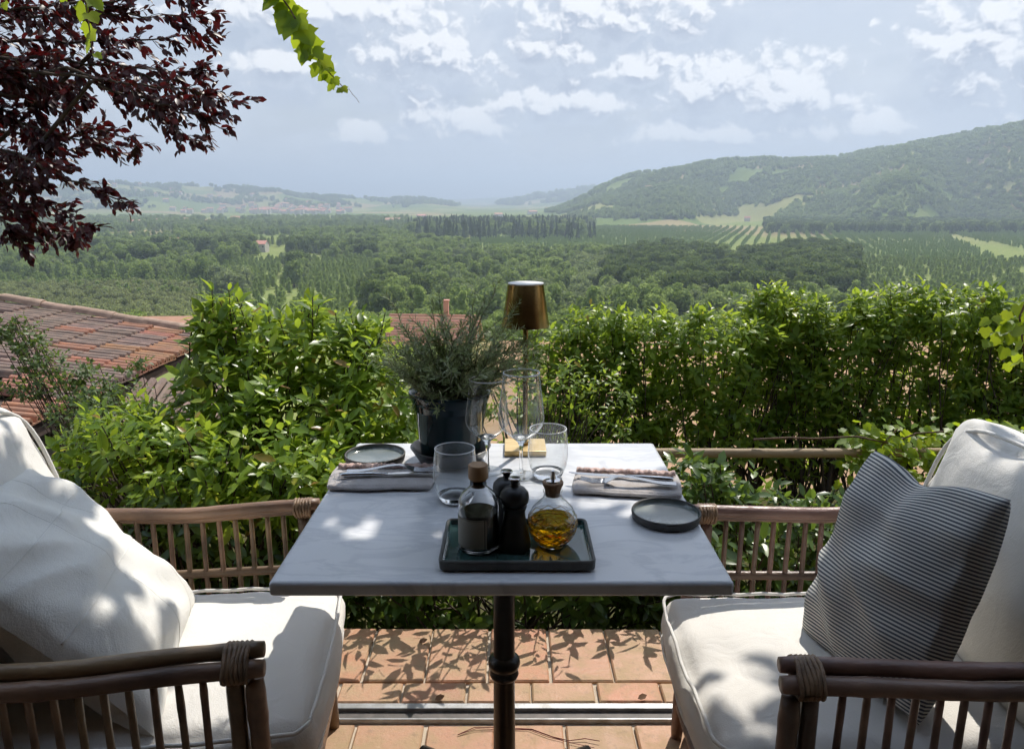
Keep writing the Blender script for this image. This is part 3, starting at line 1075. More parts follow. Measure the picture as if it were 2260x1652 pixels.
def scatter():
    pts = {k: [] for k in CROWN}
    # open woodland and plantations on a jittered grid
    g = np.random.default_rng(5)

    def grid(step, y0, y1, jit):
        xs = np.arange(-1500, 1500, step)
        ys = np.arange(y0, y1, step)
        X, Y = np.meshgrid(xs, ys)
        X = (X + g.uniform(-jit, jit, X.shape) * step).ravel()
        Y = (Y + g.uniform(-jit, jit, Y.shape) * step).ravel()
        a = np.arctan2(X, Y)
        ok = (np.abs(a) < 0.74)
        X, Y = X[ok], Y[ok]
        Z = land(X, Y)
        u, v = px(X, Y, Z)
        return X, Y, Z, u, v

    HG = dict(broad=13, oak=13, olive=9, light=7.5, conifer=24, scrub=6.5)

    def put(kind, rule, G, lo, hi, prob):
        """stand a tree where the middle of its crown falls inside the stretch of country the rule names"""
        X, Y, Z = G
        s_ = g.uniform(lo, hi, len(X))
        u, v = px(X, Y, Z + 0.62 * HG[kind] * s_)
        n1 = fbm(X, Y, 0.012, 3, 1.0)
        sel = rule(u, v, n1) & (g.random(len(X)) < prob)
        pts[kind] += list(zip(X[sel], Y[sel], Z[sel] - 0.4, s_[sel]))

    def lane(u, v):                                   # pale cart tracks in the young plantation
        return ((np.abs(u - (660 - (v - 600) * 0.35)) < 10) | (np.abs(u - (622 - (v - 600) * 0.55)) < 8)) & (v > 590)

    def glade(u, v, n):
        return ((u > 560) & (u < 725) & (v > 562) & (v < 603) & (n > -0.15)) | ((u > 426) & (u < 486) & (v > 541) & (v < 564)) | ((u > 548) & (u < 600) & (v > 550) & (v < 566)) | ((u > 815) & (u < 905) & (v > 600) & (v < 622)) | ((u > 630) & (u < 715) & (v > 540) & (v < 563))

    def young(u, v, n):
        z = ((u > 470) & (u < 835) & (v > 562) & (v < 730)) | ((u > 190) & (u <= 480) & (v > 596) & (v < 650)) | ((u > -300) & (u <= 200) & (v > 590) & (v < 630))
        return z & ~lane(u, v) & ~glade(u, v, n) & ~darkclump(u, v)

    def darkclump(u, v):
        return ((u - 650) ** 2 / 30 ** 2 + (v - 583) ** 2 / 26 ** 2 < 1) | ((u - 850) ** 2 / 40 ** 2 + (v - 640) ** 2 / 40 ** 2 < 1) | ((u - 905) ** 2 / 30 ** 2 + (v - 620) ** 2 / 20 ** 2 < 1)

    def ebig(u, v, n):                                # the dark wood right of the middle
        return (u > 1340) & (u < 1890) & (v > 545 + 8 * np.sin(u * 0.02)) & (v < 640)

    def prow(u, v):
        top = np.interp(u, [1040, 1180, 1330, 2300], [528, 514, 498, 505])
        bot = np.interp(u, [1040, 1200, 1340, 1341, 1890, 1891, 2300], [546, 546, 544, 545, 540, 575, 580])
        return (u > 1040) & (v > top) & (v < bot)

    def rbush(u, v, n):
        return (u >= 1885) & (v > 568) & (v < 760)

    def pale(u, v, n):
        return ((u > 1265) & (u < 1345) & (v > 565) & (v < 650)) | ((u > 470) & (u < 540) & (v > 600) & (v < 625))

    def midwood(u, v, n):
        z = (u > 830) & (u < 1345) & (v > np.interp(u, [830, 1040, 1345], [505, 536, 548])) & (v < 800)
        z |= (u >= 1345) & (u < 1890) & (v >= 640) & (v < 800)
        return z & ~glade(u, v, n) & ~prow(u, v) & ~pale(u, v, n)

    def leftwood(u, v, n):
        z = (u > -400) & (u <= 480) & (v > 528) & (v < 598) | ((u > 385) & (u < 560) & (v > 498) & (v < 562)) | ((u > 640) & (u < 830) & (v > 505) & (v < 562))
        return (z | darkclump(u, v)) & ~glade(u, v, n)

    def farleft(u, v, n):
        return (u > -400) & (u < 900) & (v > 476) & (v < 532) & (n > -0.25)

    def conif(u, v, n):
        return (u > 890 + 30 * np.abs(n)) & (u < 1315 - 30 * np.abs(n)) & (v > 482) & (v < 506) & (n > -1.1)

    def belt(u, v, n):
        return (u > 1690) & (v > 482) & (v < 502)

    def farfield(u, v, n):
        return (u > 1240) & (u < 2300) & (v > 456) & (v < 480) & (n > 0.75)

    def slope(u, v, n):
        return (u < 430) & (v > 622) & (v < 900)

    G = grid(8.0, 230, 1600, 0.45)[:3]
    put('broad', midwood, G, 0.5, 1.1, 0.40)
    put('broad', lambda u, v, n: midwood(u, v, n) & (v < 560), G, 0.8, 1.1, 0.3)
    put('light', midwood, G, 1.0, 1.8, 0.20)
    put('olive', lambda u, v, n: midwood(u, v, n) & (n > 0), G, 0.8, 1.4, 0.20)
    put('olive', pale, G, 1.1, 1.5, 0.75)
    put('oak', ebig, G, 0.85, 1.3, 0.5)
    put('broad', ebig, G, 0.8, 1.1, 0.12)
    put('oak', lambda u, v, n: darkclump(u, v) | (leftwood(u, v, n) & (n > 0.35)), G, 0.8, 1.2, 0.5)
    put('oak', lambda u, v, n: midwood(u, v, n) & (n < -0.6), G, 0.7, 1.1, 0.35)
    put('broad', leftwood, G, 0.5, 1.15, 0.38)
    put('light', leftwood, G, 1.0, 1.8, 0.14)
    put('olive', leftwood, G, 0.9, 1.3, 0.10)
    put('broad', farleft, G, 0.5, 1.0, 0.24)
    put('light', farleft, G, 0.9, 1.6, 0.10)
    put('conifer', conif, G, 0.30, 0.65, 0.25)
    put('conifer', lambda u, v, n: conif(u, v, n) & (n > -0.3), G, 0.6, 1.0, 0.32)
    put('broad', conif, G, 0.8, 1.5, 0.16)
    put('oak', belt, G, 0.8, 1.3, 0.35)
    put('broad', belt, G, 0.7, 1.2, 0.3)
    put('light', rbush, G, 0.6, 1.0, 0.6)
    put('broad', lambda u, v, n: rbush(u, v, n) & (n > 0.3), G, 0.35, 0.6, 0.3)
    G = grid(16.0, 1200, 2900, 0.45)[:3]
    put('broad', farleft, G, 0.8, 1.2, 0.5)
    put('broad', farfield, G, 0.6, 1.0, 0.8)
    G = grid(4.8, 200, 700, 0.3)[:3]
    put('light', young, G, 0.55, 0.95, 0.62)
    put('light', rbush, G, 0.5, 0.85, 0.4)
    G = grid(4.2, 130, 430, 0.45)[:3]
    put('scrub', slope, G, 0.7, 1.1, 0.8)
    put('broad', lambda u, v, n: (u > 430) & (v > 700), G, 0.35, 0.6, 0.3)
    G = grid(6.0, 85, 200, 0.45)[:3]
    put('broad', lambda u, v, n: (u > 300) & (v > 712) & (v < 1100) & ~((u > 780) & (u < 1130)), G, 0.25, 0.5, 0.35)
    # poplars in rows
    base = ROW * 640
    for i in range(-45, 62):
        for j in np.arange(-420, 900, 6.0):
            p = base + ROWN * i * 11.0 + ROW * j + g.normal(0, 0.5, 2)
            if p[1] < 300:
                continue
            pts['poplar'].append((p[0], p[1], 0, g.uniform(0.30, 0.44)))
    P = np.array(pts['poplar'])
    zz = land(P[:, 0], P[:, 1])
    u, v = px(P[:, 0], P[:, 1], zz + 15 * 0.5 * P[:, 3])
    ok = prow(u, v) & (u < 2330) & ~((u > 2085 + (v - 515) * 2.2) & (u < 2085 + (v - 515) * 5.5 + 12) & (v > 514))
    P[:, 2] = zz
    pts['poplar'] = [tuple(q) for q in P[ok]]
    # woods on the hills
    for (n, r0, r1, a0, a1, lo, hi, thr) in ((15000, 1450, 2420, 0.03, 0.72, 0.7, 1.15, -0.85), (9000, 3000, 4800, -0.74, 0.02, 1.2, 2.1, 0.0), (1800, 4800, 5700, -0.02, 0.22, 2.0, 3.2, -0.3)):
        rr = np.sqrt(g.uniform(r0 ** 2, r1 ** 2, n))
        aa = g.uniform(a0, a1, n)
        X, Y = rr * np.sin(aa), rr * np.cos(aa)
        Z = land(X, Y)
        nn = fbm(X, Y, 0.0085, 3, 4.0)
        nz = Z > PLAIN + 9
        fields = nn < thr + 0.35 * (Z < PLAIN + 30)
        ok = nz & ~fields
        sz = g.uniform(lo, hi, n) * np.where(g.random(n) < 0.2, 0.6, 1.0)
        lt = fbm(X, Y, 0.010, 3, 9.0) + g.normal(0, 0.25, n) > 0.45
        for kk, sel in (('hill', ok & ~lt), ('grove', ok & lt)):
            pts[kk] += list(zip(X[sel], Y[sel], Z[sel] - 1.5, sz[sel]))
    return pts


def gn_instances(name, kinds, pts, label):
    """one object of kind stuff: crowns set on points"""
    P = np.array([p[:3] for p in pts], np.float32)
    S = np.array([p[3] for p in pts], np.float32)
    me = bpy.data.meshes.new(name)
    me.vertices.add(len(P))
    me.vertices.foreach_set('co', P.ravel())
    a = me.attributes.new('sc', 'FLOAT', 'POINT')
    a.data.foreach_set('value', S)
    gsd = np.random.default_rng(3)
    a = me.attributes.new('rz', 'FLOAT', 'POINT')
    a.data.foreach_set('value', gsd.uniform(0, 6.28, len(P)).astype(np.float32))
    a = me.attributes.new('kx', 'INT', 'POINT')
    a.data.foreach_set('value', gsd.integers(0, len(kinds), len(P)).astype(np.int32))
    me.update()
    o = link(bpy.data.objects.new(name, me))
    ng = bpy.data.node_groups.new(name, 'GeometryNodeTree')
    ng.interface.new_socket('Geometry', in_out='INPUT', socket_type='NodeSocketGeometry')
    ng.interface.new_socket('Geometry', in_out='OUTPUT', socket_type='NodeSocketGeometry')
    N, L = ng.nodes, ng.links
    gi, go = N.new('NodeGroupInput'), N.new('NodeGroupOutput')

    def attr(nm, ty):
        n = N.new('GeometryNodeInputNamedAttribute')
        n.data_type = ty
        n.inputs['Name'].default_value = nm
        return n.outputs['Attribute']
    sc, rz, kx = attr('sc', 'FLOAT'), attr('rz', 'FLOAT'), attr('kx', 'INT')
    cx = N.new('ShaderNodeCombineXYZ')
    L.new(rz, cx.inputs[2])
    sx = N.new('ShaderNodeCombineXYZ')
    for i in range(3):
        L.new(sc, sx.inputs[i])
    jn = N.new('GeometryNodeJoinGeometry')
    for i, ob in enumerate(kinds):
        oi = N.new('GeometryNodeObjectInfo')
        oi.inputs['Object'].default_value = ob
        oi.inputs['As Instance'].default_value = True
        oi.transform_space = 'ORIGINAL'
        cmp_ = N.new('FunctionNodeCompare')
        cmp_.data_type = 'INT'
        cmp_.operation = 'EQUAL'
        L.new(kx, cmp_.inputs[2])
        cmp_.inputs[3].default_value = i
        ip = N.new('GeometryNodeInstanceOnPoints')
        L.new(gi.outputs[0], ip.inputs['Points'])
        L.new(cmp_.outputs[0], ip.inputs['Selection'])
        L.new(oi.outputs['Geometry'], ip.inputs['Instance'])
        L.new(cx.outputs[0], ip.inputs['Rotation'])
        L.new(sx.outputs[0], ip.inputs['Scale'])
        L.new(ip.outputs[0], jn.inputs[0])
    L.new(jn.outputs[0], go.inputs[0])
    md = o.modifiers.new('spread', 'NODES')
    md.node_group = ng
    tag(o, label, kind='stuff')
    return o


def build_trees():
    pts = scatter()
    quota = dict(broad=90, oak=70, olive=25, light=35, poplar=25, conifer=25, scrub=30)
    protos = {}
    for kind, arr in pts.items():
        if kind in ('hill', 'grove'):
            continue
        A = np.array(arr)
        hgt = dict(broad=13, oak=13, olive=9, light=7.5, poplar=15, conifer=24, scrub=6.5)[kind]
        u, v = px(A[:, 0], A[:, 1], A[:, 2] + hgt * A[:, 3] * 0.7)
        vis = (u > 0) & (u < 2260) & (v < 690)
        big = A[:, 3] / np.hypot(A[:, 0], A[:, 1])
        order = np.argsort(-(big + vis * 10))
        q = quota[kind]
        nm, cat, lab, grp = TREE_WORDS[kind]
        protos[kind] = []
        for n, i in enumerate(order[:q]):
            x, y, z, s = A[i]
            uu, vv = px(x, y, z)
            area = ('beyond the tiled roof' if uu < 420 else 'beyond the laurel shrub' if uu < 830 else 'beyond the rosemary pot' if uu < 1120 else 'just beyond the lamp' if uu < 1350 else
                    'in the dark wood beyond the hedge' if uu < 1890 else 'at the end beyond the striped pillow')
            far_ = 'near' if math.hypot(x, y) < 420 else 'middle distance' if math.hypot(x, y) < 620 else 'distant'
            t = thing(nm, far_ + ' ' + lab + ' ' + area, cat, (x, y, z), random.uniform(0, 6.28), grp + ', ' + far_ + ', ' + area)
            t.scale = (s * random.uniform(0.9, 1.15), s * random.uniform(0.9, 1.15), s)
            c = link(bpy.data.objects.new('crown', CROWN[kind][n % len(CROWN[kind])]), t)
            link(bpy.data.objects.new('trunk', TRUNK[kind]), t)
            if n < len(CROWN[kind]):
                protos[kind].append(c)
        rest = [tuple(A[i]) for i in order[q:]]
        if rest:
            what = dict(broad=('woodland', 'dense green woodland over the valley floor'), oak=('dark_woodland', 'dark oak wood in the middle of the valley'), olive=('silvery_woodland', 'silvery green trees scattered through the valley'),
                        light=('young_plantation', 'light green young poplars massed in the valley'), poplar=('poplar_plantation', 'long straight rows of poplars on the plain'),
                        conifer=('conifer_stand', 'dark stand of conifers in mid valley'), scrub=('slope_scrub', 'grey green scrub covering the slope below'))[kind]
            gn_instances(what[0], protos[kind], rest, what[1])
    # hill woods: a few trees stand for themselves, the rest is a far-off mass
    for kk, cnt, nm, lab, grp, mass, mlab in (('hill', 3, 'hillside_tree', 'small dark tree at the foot of the wooded hill', 'trees at the foot of the hill', 'hill_woods', 'blue green woods covering the hills on the skyline'),
                                              ('grove', 2, 'grove_tree', 'small light green tree at the foot of the wooded hill', 'light trees at the foot of the hill', 'hill_groves', 'lighter green groves among the hill woods')):
        hp = sorted(pts[kk], key=lambda p: p[0] ** 2 + p[1] ** 2)
        pr = []
        for i in range(cnt):
            x, y, z, s = hp[i]
            t = thing(nm, lab, 'tree', (x, y, z), 0, grp)
            t.scale = (s, s, s)
            pr.append(link(bpy.data.objects.new('crown', CROWN[kk][i]), t))
        gn_instances(mass, pr, hp[cnt:], mlab)


build_trees()


# ------------------------------------------------------------------ houses
def gable(name, label, cat, c, w, d, h, rh, rz, wallm, roofm, windows=True, group=None, over=0.4):
    """house with gable roof, ridge along its width; origin at the ground"""
    t = thing(name, label, cat, c, rz, group)
    mb = MB()
    x, y = w / 2, d / 2
    mb.add([(-x, -y, -4), (x, -y, -4), (x, y, -4), (-x, y, -4), (-x, -y, h), (x, -y, h), (x, y, h), (-x, y, h), (-x, 0, h + rh), (x, 0, h + rh)],
           [(0, 1, 5, 4), (2, 3, 7, 6), (1, 2, 6, 9, 5), (3, 0, 4, 8, 7)])
    mb.build('wall', wallm, t)
    mb = MB()
    ox, oy, k = x + over, y + over, rh * (over / y)
    th = 0.22
    mb.add([(-ox, -oy, h - k), (ox, -oy, h - k), (ox, 0, h + rh), (-ox, 0, h + rh), (ox, oy, h - k), (-ox, oy, h - k),
            (-ox, -oy, h - k + th), (ox, -oy, h - k + th), (ox, 0, h + rh + th), (-ox, 0, h + rh + th), (ox, oy, h - k + th), (-ox, oy, h - k + th)],
           [(6, 7, 8, 9), (9, 8, 10, 11), (0, 3, 2, 1), (3, 5, 4, 2), (0, 1, 7, 6), (5, 11, 10, 4), (0, 6, 9, 3), (3, 9, 11, 5), (1, 2, 8, 7), (2, 4, 10, 8)])
    rf = mb.build('roof', roofm, t)
    if windows:
        nw = max(2, int(w / 3.2))
        me = bpy.data.meshes.new('window')
        q = MB().box((-0.5, -0.03, -0.7), (0.5, 0.03, 0.7))
        me.from_pydata(q.v, [], q.f)
        me.materials.append(M['window'])
        for i in range(nw):
            o = link(bpy.data.objects.new('window', me), t)
            o.location = (-x + (i + 0.5) * w / nw, -y - 0.03, h * 0.62)
    return t, rf


def build_houses():
    # the red roofed house just below, seen over the rosemary
    p = at(960, 740, 95)
    g = 8.8
    t, rf = gable('farmhouse', 'farmhouse with red tiled roof and white wall behind the rosemary', 'house', (p[0], 95, p[2] - 5.0), 10.5, 8.0, 3.6, 3.9, R(-6), M['whitewall'], M['farroof'], over=0.5)
    mb = MB().box((1.2, -0.3, 6.8), (1.8, 0.3, 9.4)).box((1.1, -0.4, 9.4), (1.9, 0.4, 9.55))
    mb.build('chimney', M['farroof'], rf)
    # tile courses on the roof slope facing the terrace
    bar = bpy.data.meshes.new('tile_course')
    q = MB().box((-5.7, -0.09, -0.03), (5.7, 0.09, 0.05))
    bar.from_pydata(q.v, [], q.f)
    bar.materials.append(M['farroof'])
    sl = math.atan2(3.9, 4.0)
    for i in range(15):
        f = (i + 0.5) / 15
        o = link(bpy.data.objects.new('tile_course', bar), rf)
        o.location = (0, -4.5 * (1 - f), 3.6 - 0.49 + 4.39 * f + 0.25)
        o.rotation_euler = (sl, 0, 0)
    # roof strip beyond the near tiled roof
    p = at(330, 712, 60)
    gable('low_barn', 'low barn with long red roof just beyond the near tiled roof', 'barn', (p[0] - 1.5, 62, p[2] - 4.6), 15, 7, 2.6, 2.0, R(3), M['plaster'], M['farroof'])
    # farm buildings in the valley
    for (x, y, Y, w, lab) in ((455, 552, 690, 20, 'long red roofed farm building half hidden by trees in the left valley'),
                              (385, 546, 730, 16, 'red roofed farm building behind trees at the left end of the farm'),
                              (572, 558, 680, 15, 'small red roofed shed beside the row of cypresses')):
        p = at(x, y, Y)
        gable('farm_building', lab, 'farm building', (p[0], Y, land(p[0], Y) + 1.0), w, 10, 6.0, 2.6, R(random.uniform(-10, 10)), M['whitewall'], M['farroof'])
    p = at(1795, 512, 1060)
    gable('field_shed', 'small red roofed shed at the far end of the poplar rows', 'shed', (p[0], 1060, land(p[0], 1060)), 22, 12, 7.5, 4, R(4), M['plaster'], M['farroof'])
    spots = [(868, 492, 1500, 28), (930, 482, 1900, 22), (1175, 470, 2300, 26), (1215, 468, 2400, 28), (1290, 468, 2400, 24), (1100, 474, 2100, 22), (1650, 472, 1650, 12), (1430, 466, 1900, 16), (1470, 468, 1850, 14),
             (420, 494, 1500, 22), (360, 500, 1400, 20), (465, 500, 1380, 18), (520, 488, 1650, 18), (300, 502, 1330, 22)]
    for (x, y, Y, w) in spots:
        p = at(x, y, Y)
        gable('country_house', 'pale country house with red roof scattered among far valley trees', 'house', (p[0], Y, land(p[0], Y)), w, w * 0.6, 7.5, 3.2, R(random.uniform(-25, 25)),
              M['whitewall'], M['farroof'], windows=False, group='far country houses')
    g = np.random.default_rng(21)
    for i in range(110):
        if i < 65:
            x, y, Y = g.normal(640, 75), g.normal(466, 4), g.uniform(2400, 3300)
        else:
            x, y, Y = g.uniform(180, 760), g.normal(458, 8), g.uniform(2600, 3800)
        p = at(x, y, Y)
        z = float(land(p[0], Y))
        gable('village_house', 'tiny pale house with red roof in the far village below the hills', 'house', (p[0], Y, z), g.uniform(12, 26), g.uniform(10, 14), g.uniform(8, 16), 3.5,
              R(g.uniform(-40, 40)), M['whitewall'], M['farroof'], windows=False, group='far village houses')
    # row of cypress trunks by the farm
    me = crown('crown', 'conifer', 77, M['t_conifer'], 300, 9, 2.0, 0.3)
    for i in range(9):
        x = 632 + i * 9.5
        p = at(x, 560, 660)
        t = thing('cypress', 'narrow dark cypress in the short row beside the farm', 'cypress', (p[0], 660, land(p[0], 660)), 0, 'cypresses in a row by the farm')
        link(bpy.data.objects.new('crown', me), t)


build_houses()


# ------------------------------------------------------------------ the air over the valley
def build_haze():
    mb = MB().box((-12600, -12600, -60), (12600, 12600, 330))
    m = bpy.data.materials.new('haze')
    m.use_nodes = True
    t = NT(m.node_tree)
    t.n.clear()
    o = t.new('ShaderNodeOutputMaterial')
    v = t.new('ShaderNodeVolumePrincipled')
    v.inputs['Color'].default_value = (0.64, 0.78, 0.97, 1)
    v.inputs['Density'].default_value = 0.00027
    v.inputs['Anisotropy'].default_value = 0.25
    t.l.new(v.outputs[0], o.inputs['Volume'])
    ob = mb.build('haze', m)
    tag(ob, 'pale blue haze in the valley air', kind='stuff')


build_haze()


# ================================================================== THE TERRACE
def build_terrace():
    mb = MB().box((-5.6, -1.7, -0.45), (5.6, 2.14, -0.012))
    fl = mb.build('terrace_floor', M['mortar'])
    tag(fl, kind='structure')

    def tile_mesh(w, d):
        q = MB().box((-w / 2, -d / 2, -0.012), (w / 2, d / 2, 0.0))
        # softened upper edges
        e = 0.004
        v = [(-w / 2, -d / 2, -0.012), (w / 2, -d / 2, -0.012), (w / 2, d / 2, -0.012), (-w / 2, d / 2, -0.012),
             (-w / 2, -d / 2, -0.004), (w / 2, -d / 2, -0.004), (w / 2, d / 2, -0.004), (-w / 2, d / 2, -0.004),
             (-w / 2 + e, -d / 2 + e, 0), (w / 2 - e, -d / 2 + e, 0), (w / 2 - e, d / 2 - e, 0), (-w / 2 + e, d / 2 - e, 0)]
        f = [(8, 9, 10, 11)] + [(i, (i + 1) % 4, 4 + (i + 1) % 4, 4 + i) for i in range(4)] + [(4 + i, 4 + (i + 1) % 4, 8 + (i + 1) % 4, 8 + i) for i in range(4)]
        me = bpy.data.meshes.new('floor_tile')
        me.from_pydata(v, [], f)
        me.materials.append(M['tile'])
        return me
    rows = [(1.874, 2.138, 0.02), (1.782, 1.866, -0.035), (1.415, 1.690, 0.045), (1.13, 1.407, -0.03), (0.845, 1.122, 0.03), (0.56, 0.837, -0.02)]
    g = np.random.default_rng(2)
    for (y0, y1, off) in rows:
        me = tile_mesh(0.168, y1 - y0)
        for i in range(-12, 13):
            o = bpy.data.objects.new('floor_tile', me)
            o.location = (i * 0.176 + off + g.normal(0, 0.0012), (y0 + y1) / 2 + g.normal(0, 0.001), g.uniform(-0.0012, 0.0012))
            o.rotation_euler = (g.normal(0, 0.002), g.normal(0, 0.002), g.normal(0, 0.004))
            link(o, fl)
    # metal track let into the floor
    t = thing('floor_track', 'metal sliding track let into the terracotta floor under the table', 'track', (0, 1.737, 0))
    MB().box((-2.2, 0.008, -0.010), (2.2, 0.030, 0.007)).build('track_lip', M['alu'], t, bevel=0.002)
    MB().box((-2.2, -0.024, -0.0118), (2.2, 0.0075, -0.004)).build('track_channel', M['channel'], t)
    MB().box((-2.2, -0.030, -0.0115), (2.2, -0.0245, 0.003)).build('track_edge', M['alu'], t, bevel=0.001)
    # dry stalk and fallen leaves
    mb = MB()
    z = 0.004
    pts = [(-0.135, 1.648), (-0.095, 1.672), (-0.05, 1.672), (0.0, 1.672), (0.05, 1.672), (0.10, 1.645), (0.14, 1.628), (0.18, 1.632), (0.215, 1.622)]
    mb.tube([(x, y, z + 0.003 * math.sin(i)) for i, (x, y) in enumerate(pts)], 0.0011, 5)
    mb.tube([(-0.135, 1.648, z), (-0.09, 1.667, z + .003), (-0.03, 1.667, z), (0.04, 1.668, z), (0.09, 1.640, z), (0.15, 1.618, z), (0.2, 1.602, z)], 0.0008, 5)
    tag(mb.build('dry_stalk', M['redtwig']), 'thin dry reddish stalk lying on the tiles by the table column', 'stalk')
    for (x, y, lab) in ((-0.205, 1.782, 'curled dry brown leaf beside the track, the nearer to the pale armchair arm'), (0.335, 1.785, 'small dry brown leaf on the track edge near the striped pillow chair'), (-0.28, 2.05, 'small dry leaf on the tiles below the shrub')):
        V, F = leaf_arrays(np.array([(x, y, 0.006)]), np.array([(1, .3, .3)]), np.array([(.2, -.5, 1.0)]), np.array([0.028]), T_SMALL)
        tag(np_obj('dry_leaf', V, F, M['dryleaf']), lab, 'leaf')


build_terrace()


def build_pergola():
    """roof over the near half of the table; its edge throws the line of shade across the marble"""
    H = 2.62
    k = SUN.y / SUN.z
    ye = 1.404 + (H - 0.74) * k
    t = thing('pergola', 'timber pergola with added translucent awning over the terrace, its edge shading half the table', 'pergola', (0, 0, 0))
    cell = 0.045
    xs = np.arange(-5.6, 5.6, cell)
    ys = np.arange(-1.7, ye + 0.02, cell)
    nx, ny = len(xs), len(ys)
    V = np.array([(x, y, H + 0.03) for y in ys for x in xs])
    F = []
    sx, sy = SUN.x / SUN.z, SUN.y / SUN.z
    holes = []  # gaps placed in the unseen roof to drop sun flecks below
    for (hx, hy, hz, r) in ((-0.276, 1.27, 0.74, 0.060), (-0.245, 1.30, 0.74, 0.035), (-0.137, 1.264, 0.74, 0.035), (-0.70, 1.20, 0.60, 0.032), (-0.64, 1.17, 0.53, 0.030),
                            (0.78, 1.31, 0.72, 0.05), (0.74, 1.27, 0.70, 0.05), (1.0, 1.2, 0.8, 0.04), (0.95, 1.31, 0.8, 0.04), (-0.5, 1.02, 0.45, 0.05)):
        holes.append((hx + sx * (H - hz), hy + sy * (H - hz), r))
    g = np.random.default_rng(8)
    for j in range(ny - 1):
        for i in range(nx - 1):
            cx, cy = xs[i] + cell / 2, ys[j] + cell / 2
            edge = ye - 0.02 - 0.05 * (math.sin(cx * 9.0) + 0.6 * math.sin(cx * 23 + 1)) - 0.16 * max(0, math.sin((cx - 1.05) * 3.1)) * (0.4 if cx < 0.4 else 1)
            if cy > edge:
                continue
            if any((cx - hx) ** 2 + (cy - hy) ** 2 < r * r for hx, hy, r in holes):
                continue
            a = j * nx + i
            F.append((a, a + 1, a + nx + 1, a + nx))
    F = np.array(F)
    cy = V[F[:, 0], 1]
    np_obj('fill_awning_cloth', V, F[cy >= 0.95], M['canopy'], t)  # added cloth that passes soft light onto the table
    ob = np_obj('shade_boards', V, F[cy < 0.95], M['timber'], t)  # opaque part added out of view to keep the near chair arms dark
    MB().box((-5.6, ye - 0.50, H - 0.16), (5.6, ye - 0.40, H - 0.0)).build('front_beam', M['timber'], t, bevel=0.01)
    for x in np.arange(-3.9, 4.0, 1.3):
        MB().box((x - 0.035, -1.69, H - 0.0), (x + 0.035, ye - 0.25, H + 0.012)).build('rafter', M['timber'], t)
    for x in (-5.4, 5.4):
        MB().box((x - 0.06, ye - 0.51, -0.4), (x + 0.06, ye - 0.39, H - 0.16)).build('post', M['timber'], t, bevel=0.008)
    # unseen house wall behind the viewer, set close and dark to cut light
    w = thing('house_wall', 'unseen house wall behind the terrace, darkened to hold back light', 'wall', (0, -1.7, 0))
    MB().box((-9.5, -0.3, -0.45), (9.5, 0.0, 3.4)).build('wall', M['timber'], w)
    # the vine along the edge
    v = thing('pergola_vine', 'bright green creeper hanging from the pergola edge against the sky', 'vine', (0, ye, H))
    n = 900
    X = rng.uniform(-4.0, 4.0, n)
    P = np.stack([X, ye - 0.10 + rng.normal(0, 0.10, n) - 0.05 * np.sin(X * 9), H + 0.05 + rng.uniform(-0.05, 0.10, n)], 1)
    D = nrm(np.stack([rng.normal(0, 1, n), rng.normal(0.3, 0.6, n), rng.normal(-0.3, 0.4, n)], 1))
    U = nrm(rng.normal(0, 0.4, (n, 3)) + np.array((0, 0, 1)))
    foliage(v, P, D, U, rng.uniform(0.06, 0.10, n), T_VINE, M['vineleaf'])
    Yv = 3.1
    strands = [([(560, -260), (590, -120), (612, -20), (640, 20), (668, 70), (690, 110), (712, 145), (738, 172), (765, 200)], 1.0, 27),
               ([(170, -300), (182, -120), (188, 0), (194, 40), (200, 80), (205, 125)], 1.0, 12),
               ([(150, -280), (140, -120), (148, 0)], 1.0, 5),
               ([(8, -260), (4, -80), (10, 15)], 1.0, 6)]
    me = np_mesh('vine_leaf', *T_VINE, M['vineleaf'])
    for (pl, sc, cnt) in strands:
        pts = np.array([at(x, y, Yv + 0.03 * math.sin(i)) for i, (x, y) in enumerate(pl)])
        branches(v, [(pts, 0.0045, 0.0018)], M['twig'], 'tendril', 5)
        L = np.cumsum(np.r_[0, np.linalg.norm(np.diff(pts, axis=0), axis=1)])
        for i in range(cnt):
            f = (i + 0.5) / cnt
            s = L[-1] * (0.30 + 0.70 * f)
            p = np.array([np.interp(s, L, pts[:, k]) for k in range(3)])
            size = (0.085 if f < 0.5 else 0.085 - 0.11 * (f - 0.5)) * random.uniform(0.8, 1.15)
            side = 1 if i % 2 else -1
            d = nrm(np.array((side * random.uniform(0.25, 0.8), random.uniform(-0.5, 0.4), -random.uniform(0.35, 1.0))))
            u = nrm(np.array((random.uniform(-0.4, 0.4), -0.75, 0.5 + random.uniform(-0.3, 0.3))))
            y = nrm(np.cross(u, d))
            z = np.cross(d, y)
            q = p - np.array(v.location) + d * 0.012
            o = bpy.data.objects.new('leaf', me)
            o.matrix_basis = Matrix([[d[k] * size, y[k] * size, z[k] * size, q[k]] for k in range(3)] + [[0, 0, 0, 1]])
            link(o, v)
    pts = np.array([at(x, y, Yv) for x, y in ((765, 200), (770, 196), (778, 208), (786, 216), (793, 227))])
    branches(v, [(pts, 0.0012, 0.0007)], M['twig'], 'tendril', 4)


build_pergola()


